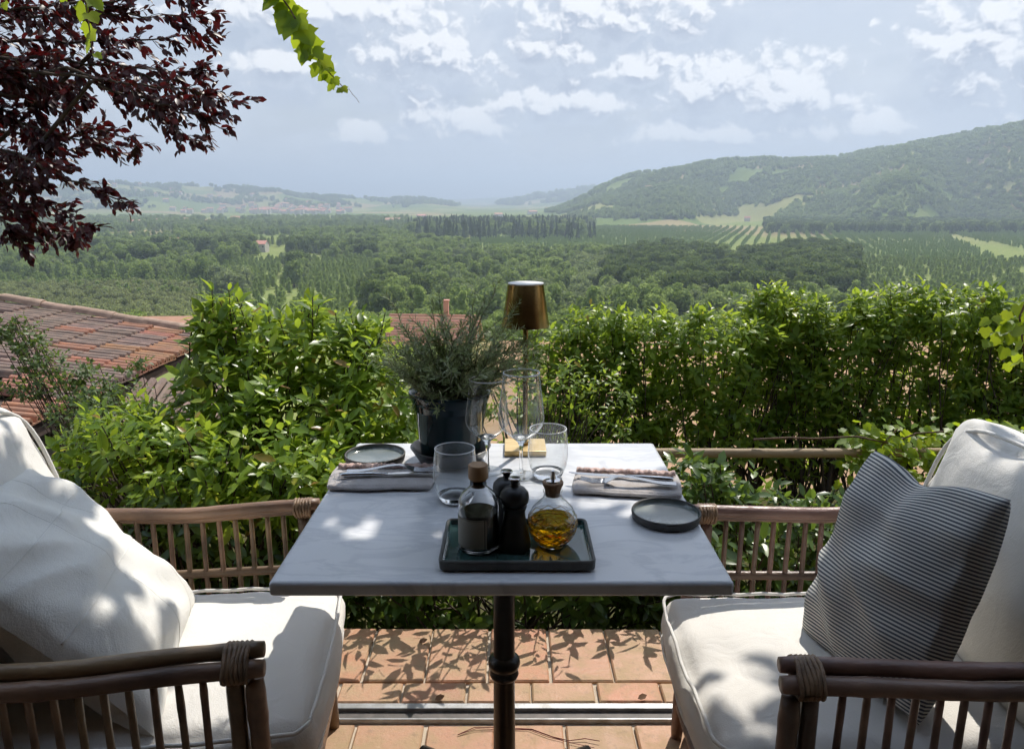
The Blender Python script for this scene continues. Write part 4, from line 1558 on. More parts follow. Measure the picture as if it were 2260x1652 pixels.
# ------------------------------------------------------------------ soft furnishings
def soft_box(sx, sy, sz, rad, n=30, puff_top=0.02, puff_side=0.015, wrinkle=0.004, seed=0.0, wave=0.0):
    """upholstered box: rounded, crowned, slightly creased"""
    V, F = [], []
    idx = {}

    def vert(a, b, c):
        key = (round(a, 5), round(b, 5), round(c, 5))
        if key in idx:
            return idx[key]
        hx, hy, hz = sx / 2, sy / 2, sz / 2
        p = np.array((a * hx, b * hy, c * hz))
        core = np.array((max(hx - rad, 0), max(hy - rad, 0), max(hz - rad, 0)))
        q = np.clip(p, -core, core)
        d = p - q
        L = np.linalg.norm(d)
        if L > 1e-6:
            p = q + d / L * min(rad, L if L < rad else rad)
        p[2] += (1 if c > 0 else -1) * abs(c) ** 3 * puff_top * (1 - a * a) * (1 - b * b)
        p[0] += a * abs(a) ** 3 * puff_side * (1 - b * b) * (1 - c * c)
        p[1] += b * abs(b) ** 3 * puff_side * (1 - a * a) * (1 - c * c)
        nv = mnoise.noise(Vector(p * 7) + Vector((seed, seed, seed)))
        nv2 = mnoise.noise(Vector((p[0] * 16, p[1] * 5, p[2] * 12)) + Vector((seed * 2, 0, 0)))
        dd = p / (np.linalg.norm(p) + 1e-9)
        p = p + dd * wrinkle * (nv * 1.6 + nv2)
        if wave:
            p[2] += wave * math.sin(b * 9 + seed) * max(0, a) ** 4 * (0.5 + 0.5 * abs(c))
        idx[key] = len(V)
        V.append(p)
        return idx[key]
    L = np.linspace(-1, 1, n + 1)
    Lz = np.linspace(-1, 1, max(6, n // 3) + 1)
    for A, B, fn in ((L, L, lambda a, b, s: (a, b, s)), (L, Lz, lambda a, b, s: (a, s, b)), (L, Lz, lambda a, b, s: (s, a, b))):
        for s in (-1, 1):
            for i in range(len(A) - 1):
                for j in range(len(B) - 1):
                    F.append([vert(*fn(A[i], B[j], s)), vert(*fn(A[i + 1], B[j], s)), vert(*fn(A[i + 1], B[j + 1], s)), vert(*fn(A[i], B[j + 1], s))])
    return np.array(V), np.array(F)


def fix_normals(o):
    import bmesh
    bm = bmesh.new()
    bm.from_mesh(o.data)
    bmesh.ops.recalc_face_normals(bm, faces=bm.faces)
    bm.to_mesh(o.data)
    bm.free()


def piping_ring(sx, sy, z, rad, inset, n=90, wave=0.0, seed=0.0, r=0.004, puff=0.015):
    pts = []
    hx, hy = sx / 2 - inset, sy / 2 - inset
    cr = rad
    for i in range(n + 1):
        t = i / n * 4
        k = int(t) % 4
        f = t - int(t)
        seg = [((hx, -hy + cr), (hx, hy - cr)), ((hx - cr, hy), (-hx + cr, hy)), ((-hx, hy - cr), (-hx, -hy + cr)), ((-hx + cr, -hy), (hx - cr, -hy))][k]
        if f < 0.8:
            g = f / 0.8
            p = (seg[0][0] + (seg[1][0] - seg[0][0]) * g, seg[0][1] + (seg[1][1] - seg[0][1]) * g)
        else:
            g = (f - 0.8) / 0.2 * math.pi / 2
            cx, cy = [(hx - cr, hy - cr), (-hx + cr, hy - cr), (-hx + cr, -hy + cr), (hx - cr, -hy + cr)][k]
            a0 = k * math.pi / 2
            p = (cx + cr * math.cos(a0 + g), cy + cr * math.sin(a0 + g))
        a, b = p[0] / (sx / 2), p[1] / (sy / 2)
        x = p[0] + a * abs(a) ** 3 * puff * (1 - b * b)
        y = p[1] + b * abs(b) ** 3 * puff * (1 - a * a)
        pts.append((x, y, z + wave * math.sin(b * 9 + seed) * max(0, a) ** 4 + 0.0015 * math.sin(i * 1.7)))
    return pts


def pillow_mesh(w, h, thick, n=34, seed=0.0, chop=0.0, crease=0.006, pinch=0.10, flop=0.0):
    """two-sided cushion lying in its own x (width), y (height) plane, z out of the face"""
    V, F, UV = [], [], []
    L = np.linspace(-1, 1, n + 1)
    for side in (1, -1):
        base = len(V)
        for j in L:
            for i in L:
                x = i * (1 - pinch * (1 - j * j) * abs(i) ** 2)
                y = j * (1 - pinch * (1 - i * i) * abs(j) ** 2)
                if chop and j > 0:
                    y -= chop * math.exp(-((i + 0.1) / 0.38) ** 2) * j ** 1.5
                e = max(0.0, (1 - i ** 2) * (1 - j ** 2))
                z = thick / 2 * e ** 0.42
                if chop and j > 0:
                    z *= 1 - 0.5 * math.exp(-((i + 0.1) / 0.30) ** 2) * j
                X, Y = x * w / 2, y * h / 2
                nn = mnoise.noise(Vector((X * 8 + seed, Y * 8, side * 3.1)))
                n2 = mnoise.noise(Vector((X * 5 + Y * 14 + seed, Y * 4 - X * 9, side * 5.0)))
                rid = abs(mnoise.noise(Vector((X * 6 + seed * 2, Y * 11 + X * 5, 7.0 * side))))
                z += crease * (1.3 * nn + n2 - 1.6 * rid) * min(1, e * 5)
                V.append((X, Y, side * z + flop * (j + 1) ** 2 * 0.25))
                UV.append(((i + 1) / 2, (j + 1) / 2))
        m = n + 1
        for b in range(n):
            for a in range(n):
                q = [base + b * m + a, base + b * m + a + 1, base + (b + 1) * m + a + 1, base + (b + 1) * m + a]
                F.append(q if side == 1 else q[::-1])
    return np.array(V), np.array(F), np.array(UV)


def frame_from(bl, br, tl):
    """matrix with x along the lower edge, y up the face"""
    bl, br, tl = map(np.array, (bl, br, tl))
    x = nrm(br - bl)
    y = nrm((tl - bl) - x * np.dot(tl - bl, x))
    z = np.cross(x, y)
    c = bl + (br - bl) / 2 + (tl - bl) / 2
    return Matrix([[x[k], y[k], z[k], c[k]] for k in range(3)] + [[0, 0, 0, 1]])


# ------------------------------------------------------------------ rattan armchairs
def cane(pts, r, n=10, nodes=0.16):
    """a cane pole with the slight swellings of its joints"""
    P = np.asarray(pts, float)
    L = np.r_[0, np.cumsum(np.linalg.norm(np.diff(P, axis=0), axis=1))]
    m = max(4, int(L[-1] / 0.02))
    s = np.linspace(0, L[-1], m)
    Q = np.stack([np.interp(s, L, P[:, k]) for k in range(3)], 1)
    if len(P) > 2:
        for _ in range(4):
            Q[1:-1] = (Q[:-2] + 2 * Q[1:-1] + Q[2:]) / 4
    ph = random.uniform(0, nodes)
    dist = np.abs((s + ph) % nodes - nodes / 2)
    rad = r * (1 + 0.10 * np.exp(-(dist / 0.006) ** 2) - 0.05 * np.exp(-((dist - 0.012) / 0.006) ** 2) + 0.02 * np.sin(s * 31 + ph * 50))
    rad[0] *= 0.9
    rad[-1] *= 0.9
    return Q, rad


def armchair(name, label, loc, rz, mat, sag=0.0):
    """facing local +x; origin on the floor under the front ends of the arms"""
    t = thing(name, label, 'armchair', loc, rz)
    ZA = 0.598

    def pole(nm, pts, r, n=10):
        Q, rad = cane(pts, r)
        return MB().tube(Q, rad, n).build(nm, mat, t, smooth=True)
    for s in (1, -1):
        yo = 0.320 * s                                # outer pole, its inner twin a little higher
        yi = 0.2965 * s
        back = [(-0.28, 0.012), (-0.50, 0.004), (-0.66, 0.0)]
        pole('arm_pole', [(0.016, yo, ZA - 0.006), (-0.12, yo, ZA - 0.010), (-0.28, yo * 1.01, ZA - 0.016 - sag), (-0.48, yo * 1.03, ZA - 0.01 - sag), (-0.66, yo * 1.02, ZA - 0.004)], 0.0150)
        pole('arm_pole', [(0.012, yi, ZA + 0.012), (-0.12, yi, ZA + 0.008), (-0.28, yi * 1.01, ZA + 0.002 - sag), (-0.48, yi * 1.03, ZA + 0.008 - sag), (-0.66, yi * 1.02, ZA + 0.014)], 0.0140)
        # front posts, two canes side by side
        pole('front_post', [(0.000, yo, ZA - 0.025), (0.004, yo, 0.30), (0.012, yo * 0.98, 0.0)], 0.0150)
        pole('front_post', [(-0.031, yo * 0.99, ZA - 0.022), (-0.029, yo * 0.99, 0.30), (-0.022, yo * 0.98, 0.0)], 0.0140)
        pole('rear_post', [(-0.66, yo, 0.70), (-0.64, yo, 0.45), (-0.60, yo * 0.96, 0.0)], 0.02)
        pole('side_rail', [(-0.03, yo, 0.436), (-0.64, yo * 1.02, 0.430)], 0.0105)
        pole('side_rail', [(-0.02, yo, 0.265), (-0.62, yo, 0.265)], 0.013)
        pole('side_rail', [(-0.02, yo, 0.095), (-0.62, yo, 0.095)], 0.013)
        for i in range(15):
            x = -0.078 - i * 0.037
            pole('spindle', [(x, yo, ZA - 0.02), (x + random.uniform(-.003, .003), yo, 0.44), (x, yo, 0.27)], 0.0060, 7)
        for i in range(12):
            x = -0.08 - i * 0.044
            pole('spindle', [(x, yo, 0.265), (x, yo, 0.095)], 0.0072, 7)
        # cane lashing round the arm's end and at the seat joints
        for (c, ax, n, r) in (((-0.025, (yo + yi) / 2, ZA - 0.002), 'x', 6, 0.0), ((-0.018, yo * 0.99, 0.30), 'z', 5, 0.0), ((-0.018, yo * 0.99, 0.11), 'z', 5, 0.0)):
            mb = MB()
            for k in range(n):
                ring = []
                for q in range(17):
                    w = 2 * math.pi * q / 16
                    if ax == 'x':
                        ring.append((c[0] - 0.018 + k * 0.0068 + 0.0012 * math.sin(q * 1.3 + k), c[1] + 0.0300 * math.cos(w), c[2] + 0.0225 * math.sin(w) + s * 0.009 * -math.cos(w)))
                    else:
                        ring.append((c[0] + 0.0325 * math.cos(w), c[1] + 0.0185 * math.sin(w), c[2] - 0.018 + k * 0.0068))
                mb.tube(ring, 0.0036, 6, caps=False)
            mb.build('lashing', M['lash'], t, smooth=True)
    for z, r in ((0.300, 0.014), (0.095, 0.014)):
        pole('front_rail', [(0.008, -0.31, z), (0.008, 0.31, z)], r)
    for i in range(20):
        y = -0.276 + i * 0.029
        pole('spindle', [(0.008, y, 0.300), (0.008, y, 0.095)], 0.0070, 7)
    pole('back_rail', [(-0.66, -0.32, 0.69), (-0.70, 0, 0.71), (-0.66, 0.32, 0.69)], 0.02)
    pole('back_rail', [(-0.64, -0.32, 0.43), (-0.68, 0, 0.43), (-0.64, 0.32, 0.43)], 0.013)
    for i in range(14):
        y = -0.28 + i * 0.043
        pole('spindle', [(-0.695 + 0.5 * y * y, y, 0.695), (-0.675 + 0.5 * y * y, y, 0.43)], 0.0072, 7)
    MB().box((-0.62, -0.295, 0.300), (-0.01, 0.295, 0.318)).build('seat_deck', M['timber'], t)
    return t


def place(o, base, rz, loc):
    m = Matrix.Translation(Vector(base)) @ Matrix.Rotation(rz, 4, 'Z') @ Matrix.Translation(Vector(loc))
    o.matrix_world = m
    return o


def seat_cushion(label, base, rz, length, seed, wave, off):
    V, F = soft_box(length, 0.520, 0.105, 0.040, 48, 0.030, 0.012, 0.0065, seed, wave)
    o = np_obj('seat_cushion', V, F, M['cotton'], None, True)
    fix_normals(o)
    place(o, base, rz, off)
    tag(o, label, 'cushion')
    mb = MB()
    mb.tube(piping_ring(length, 0.520, 0.047, 0.035, 0.008, 110, wave, seed, puff=0.012), 0.0038, 6, caps=False)
    mb.build('piping', M['piping'], o, smooth=True)
    mb = MB()
    mb.tube(piping_ring(length, 0.520, -0.045, 0.035, 0.008, 110, wave, seed, puff=0.012), 0.0038, 6, caps=False)
    mb.build('piping', M['piping'], o, smooth=True)
    return o


def back_cushion(label, base, rz, w, h, th, lean, off, seed):
    V, F = soft_box(th, w, h, 0.055, 48, 0.02, 0.035, 0.015, seed)
    o = np_obj('back_cushion', V, F, M['cotton'], None, True)
    fix_normals(o)
    m = Matrix.Translation(Vector(base)) @ Matrix.Rotation(rz, 4, 'Z') @ Matrix.Translation(Vector(off)) @ Matrix.Rotation(lean, 4, 'Y')
    o.matrix_world = m
    tag(o, label, 'cushion')
    # welt along the front edge of the boxing
    pts = []
    for i in range(81):
        a = i / 80 * 2 * math.pi
        c, s = math.cos(a), math.sin(a)
        k = 1 / (abs(c) ** 5 + abs(s) ** 5) ** 0.2
        yy, zz = c * k, s * k
        pts.append((th / 2 - 0.014, yy * (w / 2 - 0.009 + 0.016 * max(0, 1 - zz * zz)), zz * (h / 2 - 0.008 + 0.010 * max(0, 1 - yy * yy))))
    MB().tube(pts, 0.0045, 6, caps=False).build('piping', M['piping'], o, smooth=True)
    return o


def build_seating():
    Lb, Lr = (-0.432, 1.369, 0), R(5.6)
    armchair('rattan_armchair', 'pale tan rattan armchair with plain white pillow facing the striped one across the table', Lb, Lr, M['rattan'], 0.006)
    seat_cushion('white cotton seat cushion under the plain white pillow', Lb, Lr, 0.66, 1.3, 0.0, (-0.265, 0, 0.372))
    back_cushion('white back cushion behind the plain white linen pillow', Lb, Lr, 0.55, 0.48, 0.17, R(-14), (-0.61, 0.0, 0.640), 2.0)
    Rb, Rr = (0.420, 1.330, 0), R(180)
    armchair('rattan_armchair', 'rosy brown rattan armchair holding the striped pillow', Rb, Rr, M['rattan_pink'], 0.0)
    seat_cushion('white cotton seat cushion in front of the striped pillow', Rb, Rr, 0.66, 4.1, 0.006, (-0.245, 0, 0.372))
    back_cushion('white piped back cushion behind the striped pillow', Rb, Rr, 0.55, 0.44, 0.17, R(-14), (-0.565, -0.0, 0.612), 5.0)
    # plain white pillow
    V, F, UV = pillow_mesh(0.47, 0.50, 0.20, 60, 3.0, 0.0, 0.014)
    o = np_obj('white_pillow', V, F, M['linenpillow'], None, True, UV)
    o.matrix_world = frame_from((-0.62, 1.09, 0.445), (-0.735, 1.54, 0.445), (-0.90, 1.06, 0.75))
    tag(o, 'plump off-white linen pillow leaning against the white back cushion', 'pillow')
    mb = MB()

    def on_face(i, j, lift=0.001):
        x = i * (1 - 0.10 * (1 - j * j) * abs(i) ** 2)
        y = j * (1 - 0.10 * (1 - i * i) * abs(j) ** 2)
        X, Y = x * 0.235, y * 0.25
        e = max(0.0, (1 - i ** 2) * (1 - j ** 2))
        nn = mnoise.noise(Vector((X * 8 + 3.0, Y * 8, 3.1)))
        n2 = mnoise.noise(Vector((X * 5 + Y * 14 + 3.0, Y * 4 - X * 9, 5.0)))
        rid = abs(mnoise.noise(Vector((X * 6 + 6.0, Y * 11 + X * 5, 7.0))))
        return (X, Y, 0.10 * e ** 0.42 + 0.014 * (1.3 * nn + n2 - 1.6 * rid) * min(1, e * 5) + lift)
    for c in (-0.1, 0.45):
        mb.tube([on_face(u, c, -0.0016) for u in np.linspace(-0.97, 0.97, 64)], 0.0022, 6)
        mb.tube([on_face(c, u, -0.0016) for u in np.linspace(-0.97, 0.97, 64)], 0.0022, 6)
    mb.build('seam', M['seam'], o, smooth=True)
    # striped pillow
    V, F, UV = pillow_mesh(0.325, 0.40, 0.185, 60, 8.0, 0.13, 0.015, 0.02)
    o = np_obj('striped_pillow', V, F, M['stripe'], None, True, UV)
    o.matrix_world = frame_from((0.60, 1.43, 0.440), (0.67, 1.115, 0.462), (0.735, 1.450, 0.80))
    tag(o, 'grey and cream striped pillow with dented top on the white seat', 'pillow')


build_seating()


# ------------------------------------------------------------------ table
TZ = 0.74
TC = (-0.016, 1.384)


def build_table():
    t = thing('marble_table', 'square white marble table on a black iron column', 'table', (TC[0], TC[1], 0))
    MB().box((-0.351, -0.338, TZ - 0.024), (0.351, 0.338, TZ)).build('tabletop', M['marble'], t, bevel=0.006, bseg=3)
    col = MB().lathe([(0.0, 0.02), (0.05, 0.02), (0.045, 0.05), (0.026, 0.08), (0.0235, 0.10), (0.0215, 0.36), (0.0225, 0.365), (0.0215, 0.37), (0.021, 0.70), (0.05, 0.712), (0.05, 0.7155), (0.0, 0.7155)], 32)
    c = col.build('column', M['iron'], t, smooth=True, auto=True)
    MB().lathe([(0.0216, -0.028), (0.027, -0.026), (0.030, -0.018), (0.027, -0.011), (0.0245, -0.007), (0.031, -0.002), (0.033, 0.007), (0.031, 0.016), (0.026, 0.021), (0.0216, 0.024)], 32, (0, 0, 0.375)).build('collar', M['iron'], c, smooth=True)
    b = MB()
    for a in range(4):
        w = math.pi / 4 + a * math.pi / 2
        b.tube([(0.0, 0.0, 0.045), (0.1 * math.cos(w), 0.1 * math.sin(w), 0.05), (0.28 * math.cos(w), 0.28 * math.sin(w), 0.014)], [0.03, 0.024, 0.012], 8)
    b.build('foot', M['iron'], t, smooth=True)


build_table()


# ------------------------------------------------------------------ things on the table
def plate(label, x, y, r, top):
    t = thing('small_plate', label, 'plate', (x, y, TZ), random.uniform(0, 6))
    MB().lathe([(0.0, 0.0005), (r * 0.88, 0.0005), (r * 0.97, 0.003), (r, 0.014), (r * 0.985, 0.0168), (r * 0.955, 0.0165), (r * 0.945, 0.0135)], 64).build('dish', M['stone_dark'], t, smooth=True)
    MB().lathe([(r * 0.945, 0.0135), (r * 0.925, 0.0075), (r * 0.88, 0.0062), (0.0, 0.0055)], 64).build('glazed_well', M['glaze'], t, smooth=True)
    return t


def fork(label, x, y, z, ang, tilt=0.0):
    L = 0.185
    mb = MB()
    n = 26
    V, F = [], []
    for i in range(n):
        f = i / (n - 1)
        X = f * L * 0.74
        w = 0.0065 * (1 - f) ** 1.2 + 0.0028 + 0.0095 * sstep(0.78, 1.0, f)
        zc = 0.004 + 0.010 * sstep(0.15, 0.75, f) - 0.012 * sstep(0.78, 1.05, f)
        for (s, dz) in ((-1, 0), (1, 0), (1, 0.0018), (-1, 0.0018)):
            V.append((X, s * w, zc + dz))
    for i in range(n - 1):
        for k in range(4):
            F.append((i * 4 + k, i * 4 + (k + 1) % 4, (i + 1) * 4 + (k + 1) % 4, (i + 1) * 4 + k))
    F += [(3, 2, 1, 0), tuple((n - 1) * 4 + k for k in range(4))]
    t = thing('fork', label, 'fork', (x, y, z), ang)
    t.rotation_euler = (0, tilt, ang)
    mb.add(V, F).build('handle', M['steel'], t, smooth=True, auto=True)
    for k in range(4):
        y0 = -0.0093 + k * 0.0062
        q = MB()
        q.tube([(L * 0.735, y0, 0.0045), (L * 0.80, y0, 0.0022), (L * 0.88, y0, 0.003), (L, y0 * 0.95, 0.0078)], [0.0016, 0.0016, 0.0014, 0.0008], 6)
        q.build('tine', M['steel'], t, smooth=True)


def knife(label, x, y, z, ang, tilt=0.0):
    t = thing('knife', label, 'knife', (x, y, z), ang)
    t.rotation_euler = (0, tilt, ang)
    q = MB()
    q.tube([(0, 0, 0.004), (0.01, 0, 0.004), (0.06, 0, 0.0045), (0.095, 0, 0.004)], [0.004, 0.0052, 0.0046, 0.0034], 10)
    q.build('handle', M['steel'], t, smooth=True)
    V, F = [], []
    pr = [(0.092, 0.0035), (0.11, 0.0078), (0.15, 0.0088), (0.18, 0.0075), (0.20, 0.0035), (0.207, 0.0004)]
    for (X, w) in pr:
        V += [(X, -0.0036, 0.0031), (X, w, 0.0037), (X, w, 0.0041), (X, -0.0036, 0.0049)]
    for i in range(len(pr) - 1):
        for k in range(4):
            F.append((i * 4 + k, i * 4 + (k + 1) % 4, (i + 1) * 4 + (k + 1) % 4, (i + 1) * 4 + k))
    F += [(3, 2, 1, 0), tuple(len(V) - 4 + k for k in range(4))]
    MB().add(V, F).build('blade', M['steel'], t, smooth=True, auto=True)


def napkin(label, cx, cy, ang, seed, ruff_side):
    V, F = soft_box(0.208, 0.115, 0.012, 0.0056, 44, 0.003, 0.004, 0.0062, seed)
    o = np_obj('napkin', V, F, M['napkin'], None, True)
    fix_normals(o)
    o.matrix_world = Matrix.Translation((cx, cy, TZ + 0.0078)) @ Matrix.Rotation(ang, 4, 'Z')
    tag(o, label, 'napkin')
    # gathered edge
    nx, ny = 90, 8
    P = []
    for j in range(ny + 1):
        for i in range(nx + 1):
            u, v = i / nx, j / ny
            amp = 0.003 * (0.5 + 0.5 * math.sin(i * 0.31 + seed))
            zz = 0.0095 + 0.0035 * abs(math.sin(u * 48 + 1.6 * math.sin(u * 9 + seed))) * math.sin(v * math.pi) ** 0.4 + 0.003 * math.sin(v * math.pi * 2) + amp * math.sin(v * 6)
            P.append((-0.098 + 0.198 * u, ruff_side * (0.030 + 0.032 * v + 0.0025 * math.sin(i * 0.8)), zz))
    G = [(j * (nx + 1) + i, j * (nx + 1) + i + 1, (j + 1) * (nx + 1) + i + 1, (j + 1) * (nx + 1) + i) for j in range(ny) for i in range(nx)]
    r = np_obj('gathered_edge', np.array(P), np.array(G), M['napfringe'], o, True)
    s = r.modifiers.new('thick', 'SOLIDIFY')
    s.thickness = 0.0025


def wine_glass(label, x, y, h, rim, wid):
    t = thing('wine_glass', label, 'wine glass', (x, y, TZ))
    zb = h * 0.335
    prof = [(0.0045, zb - 0.004), (0.010, zb + 0.004), (wid * 0.45, zb + h * 0.055), (wid * 0.80, zb + h * 0.125), (wid * 0.985, zb + h * 0.185), (wid, zb + h * 0.215), (wid * 0.97, zb + h * 0.30), (wid * 0.90, zb + h * 0.45), (rim * 1.03, zb + h * 0.58), (rim, h)]
    from_z = np.linspace(0, 1, 40)
    pr = np.array(prof)
    s = np.r_[0, np.cumsum(np.linalg.norm(np.diff(pr, axis=0), axis=1))]
    s /= s[-1]
    rr, zz = np.interp(from_z, s, pr[:, 0]), np.interp(from_z, s, pr[:, 1])
    for _ in range(3):
        rr[1:-1] = (rr[:-2] + 2 * rr[1:-1] + rr[2:]) / 4
        zz[1:-1] = (zz[:-2] + 2 * zz[1:-1] + zz[2:]) / 4
    MB().lathe(list(zip(rr, zz)), 56).build('bowl', M['gthin'], t, smooth=True)
    MB().lathe([(rim - 0.0013, h - 0.0011), (rim + 0.0010, h - 0.0011), (rim + 0.0010, h + 0.0011), (rim - 0.0013, h + 0.0011)], 56, closed=True).build('rim', M['grim'], t, smooth=True)
    MB().lathe([(0.0, 0.0034), (0.0052, 0.0062), (0.0042, 0.012), (0.0034, 0.03), (0.0033, zb * 0.7), (0.0042, zb - 0.008), (0.0085, zb + 0.0015), (wid * 0.42, zb + h * 0.052), (wid * 0.30, zb + h * 0.050), (0.0, zb + 0.010)], 40).build('stem', M['gsolid'], t, smooth=True)
    MB().lathe([(0.0, 0.0004), (0.034, 0.0004), (0.0345, 0.0012), (0.030, 0.0018), (0.012, 0.0030), (0.0, 0.0035)], 48).build('foot', M['gthin'], t, smooth=True)


def tumbler(label, x, y, h=0.104, rim=0.0375, wid=0.0415):
    t = thing('tumbler', label, 'tumbler', (x, y, TZ))
    pr = np.array([(0.026, 0.0095), (0.034, 0.014), (0.0385, 0.026), (wid, 0.045), (wid, 0.055), (wid * 0.975, 0.078), (rim, h)])
    f = np.linspace(0, 1, 30)
    s = np.r_[0, np.cumsum(np.linalg.norm(np.diff(pr, axis=0), axis=1))]
    s /= s[-1]
    MB().lathe(list(zip(np.interp(f, s, pr[:, 0]), np.interp(f, s, pr[:, 1]))), 56).build('wall', M['gthin'], t, smooth=True)
    MB().lathe([(rim - 0.0009, h - 0.0006), (rim + 0.0007, h - 0.0006), (rim + 0.0007, h + 0.0009), (rim - 0.0009, h + 0.0009)], 56, closed=True).build('rim', M['grim'], t, smooth=True)
    MB().lathe([(0.0, 0.0005), (0.026, 0.0005), (0.0295, 0.004), (0.0335, 0.0135), (0.026, 0.0098), (0.014, 0.0085), (0.0, 0.008)], 56).build('thick_base', M['gsolid'], t, smooth=True)


def table_lamp():
    x, y = 0.030, 1.668
    t = thing('table_lamp', 'brass cordless table lamp with conical shade and square base', 'lamp', (x, y, TZ))
    MB().box((-0.047, -0.047, 0.0004), (0.047, 0.047, 0.013)).build('base', M['brassbase'], t, bevel=0.0015)
    MB().lathe([(0.0, 0.0135), (0.008, 0.0135), (0.008, 0.020), (0.0058, 0.022), (0.0058, 0.36), (0.0, 0.36)], 24).build('stem', M['brass'], t, smooth=True, auto=True)
    MB().lathe([(0.0535, 0.288), (0.0528, 0.288), (0.0392, 0.381), (0.0400, 0.3825)], 72).build('shade', M['brass'], t, smooth=True, auto=True)
    MB().lathe([(0.0, 0.3835), (0.0385, 0.3835), (0.0395, 0.3825), (0.0392, 0.3800), (0.0, 0.3795)], 64).build('top_cap', M['lampcap'], t, smooth=True, auto=True)
    MB().lathe([(0.0, 0.34), (0.016, 0.34), (0.016, 0.3794), (0.0, 0.3794)], 24).build('light_module', M['brass'], t, smooth=True, auto=True)


def tray():
    t = thing('ceramic_tray', 'dark rectangular ceramic tray holding bottles and grinders', 'tray', (0.008, 1.160, TZ))
    w, d = 0.122, 0.083
    mb = MB()
    o, i = 0.0, 0.009
    def ring(e, z, rad=0.012):
        pts = []
        for (sx, sy, a0) in ((1, 1, 0), (-1, 1, 90), (-1, -1, 180), (1, -1, 270)):
            for k in range(5):
                a = R(a0 + k * 22.5)
                r = max(rad - e, 0.003)
                pts.append((sx * (w - e - r) + r * math.cos(a), sy * (d - e - r) + r * math.sin(a), z))
        return pts
    rings = [ring(0.006, 0.0006), ring(0.001, 0.003), ring(0.0, 0.0165), ring(0.0015, 0.0185), ring(0.0045, 0.0185), ring(0.006, 0.0165)]
    n = 20
    V = [p for r in rings for p in r]
    F = [(a * n + k, a * n + (k + 1) % n, (a + 1) * n + (k + 1) % n, (a + 1) * n + k) for a in range(5) for k in range(n)] + [tuple(range(n))[::-1]]
    mb.add(V, F).build('rim', M['traybody'], t, smooth=True, auto=True)
    rings = [ring(0.006, 0.0165), ring(0.008, 0.009), ring(0.012, 0.0078)]
    V = [p for r in rings for p in r]
    F = [(a * n + k, a * n + (k + 1) % n, (a + 1) * n + (k + 1) % n, (a + 1) * n + k) for a in range(2) for k in range(n)] + [tuple(2 * n + k for k in range(n))]
    MB().add(V, F).build('glazed_well', M['trayglaze'], t, smooth=True, auto=True)


TRZ = TZ + 0.0084


def vinegar_bottle():
    t = thing('vinegar_bottle', 'clear bottle of dark vinegar with wooden stopper and paper label', 'bottle', (-0.054, 1.150, TRZ))
    MB().lathe([(0.0, 0.0), (0.029, 0.0), (0.0325, 0.003), (0.0330, 0.012), (0.0330, 0.074), (0.0315, 0.084), (0.026, 0.094), (0.0175, 0.1015), (0.0135, 0.1060), (0.0130, 0.116), (0.0122, 0.116), (0.0124, 0.106), (0.0160, 0.1010), (0.0245, 0.0932), (0.0300, 0.0832), (0.0318, 0.0735), (0.0318, 0.0135), (0.0310, 0.0052), (0.0, 0.0025)], 48).build('glass_body', M['gsolid'], t, smooth=True)
    MB().lathe([(0.0, 0.003), (0.028, 0.003), (0.0312, 0.006), (0.0315, 0.0145), (0.0315, 0.063), (0.0308, 0.0642), (0.0, 0.0635)], 48).build('vinegar', M['vinegar'], t, smooth=True, auto=True)
    MB().lathe([(0.0, 0.1045), (0.0118, 0.1045), (0.0122, 0.1165), (0.0137, 0.117), (0.0160, 0.1195), (0.0162, 0.126), (0.0158, 0.1405), (0.0148, 0.1418), (0.0, 0.1420)], 36).build('stopper', M['stopper'], t, smooth=True, auto=True)
    m, tt, o = material('bottle_label')
    b = tt.new('ShaderNodeBsdfPrincipled')
    co = tt.new('ShaderNodeTexCoord').outputs['UV']
    sp = tt.new('ShaderNodeSeparateXYZ')
    tt.l.new(co, sp.inputs[0])
    u, v = sp.outputs[0], sp.outputs[1]
    eu = tt.math('ABSOLUTE', tt.math('SUBTRACT', u, 0.5))
    ev = tt.math('ABSOLUTE', tt.math('SUBTRACT', v, 0.5))
    bd = tt.math('MAXIMUM', tt.math('MULTIPLY', tt.smooth(eu, 0.445, 0.45), tt.math('SUBTRACT', 1.0, tt.smooth(eu, 0.465, 0.47))),
                 tt.math('MULTIPLY', tt.smooth(ev, 0.455, 0.46), tt.math('SUBTRACT', 1.0, tt.smooth(ev, 0.47, 0.475))))
    tt.put(b.inputs['Base Color'], tt.mix(bd, (0.30, 0.285, 0.24), (0.05, 0.05, 0.045)))
    b.inputs['Roughness'].default_value = 0.8
    tt.l.new(b.outputs[0], o.inputs[0])
    V, F, UV = [], [], []
    n = 24
    for j, z in enumerate((0.010, 0.060)):
        for i in range(n + 1):
            w = R(-195 + 130 * i / n)
            V.append((0.0334 * math.cos(w), 0.0334 * math.sin(w), z))
            UV.append((i / n, j))
    for i in range(n):
        F.append((i, i + 1, n + 2 + i, n + 1 + i))
    np_obj('paper_label', np.array(V), np.array(F), m, t, True, np.array(UV))


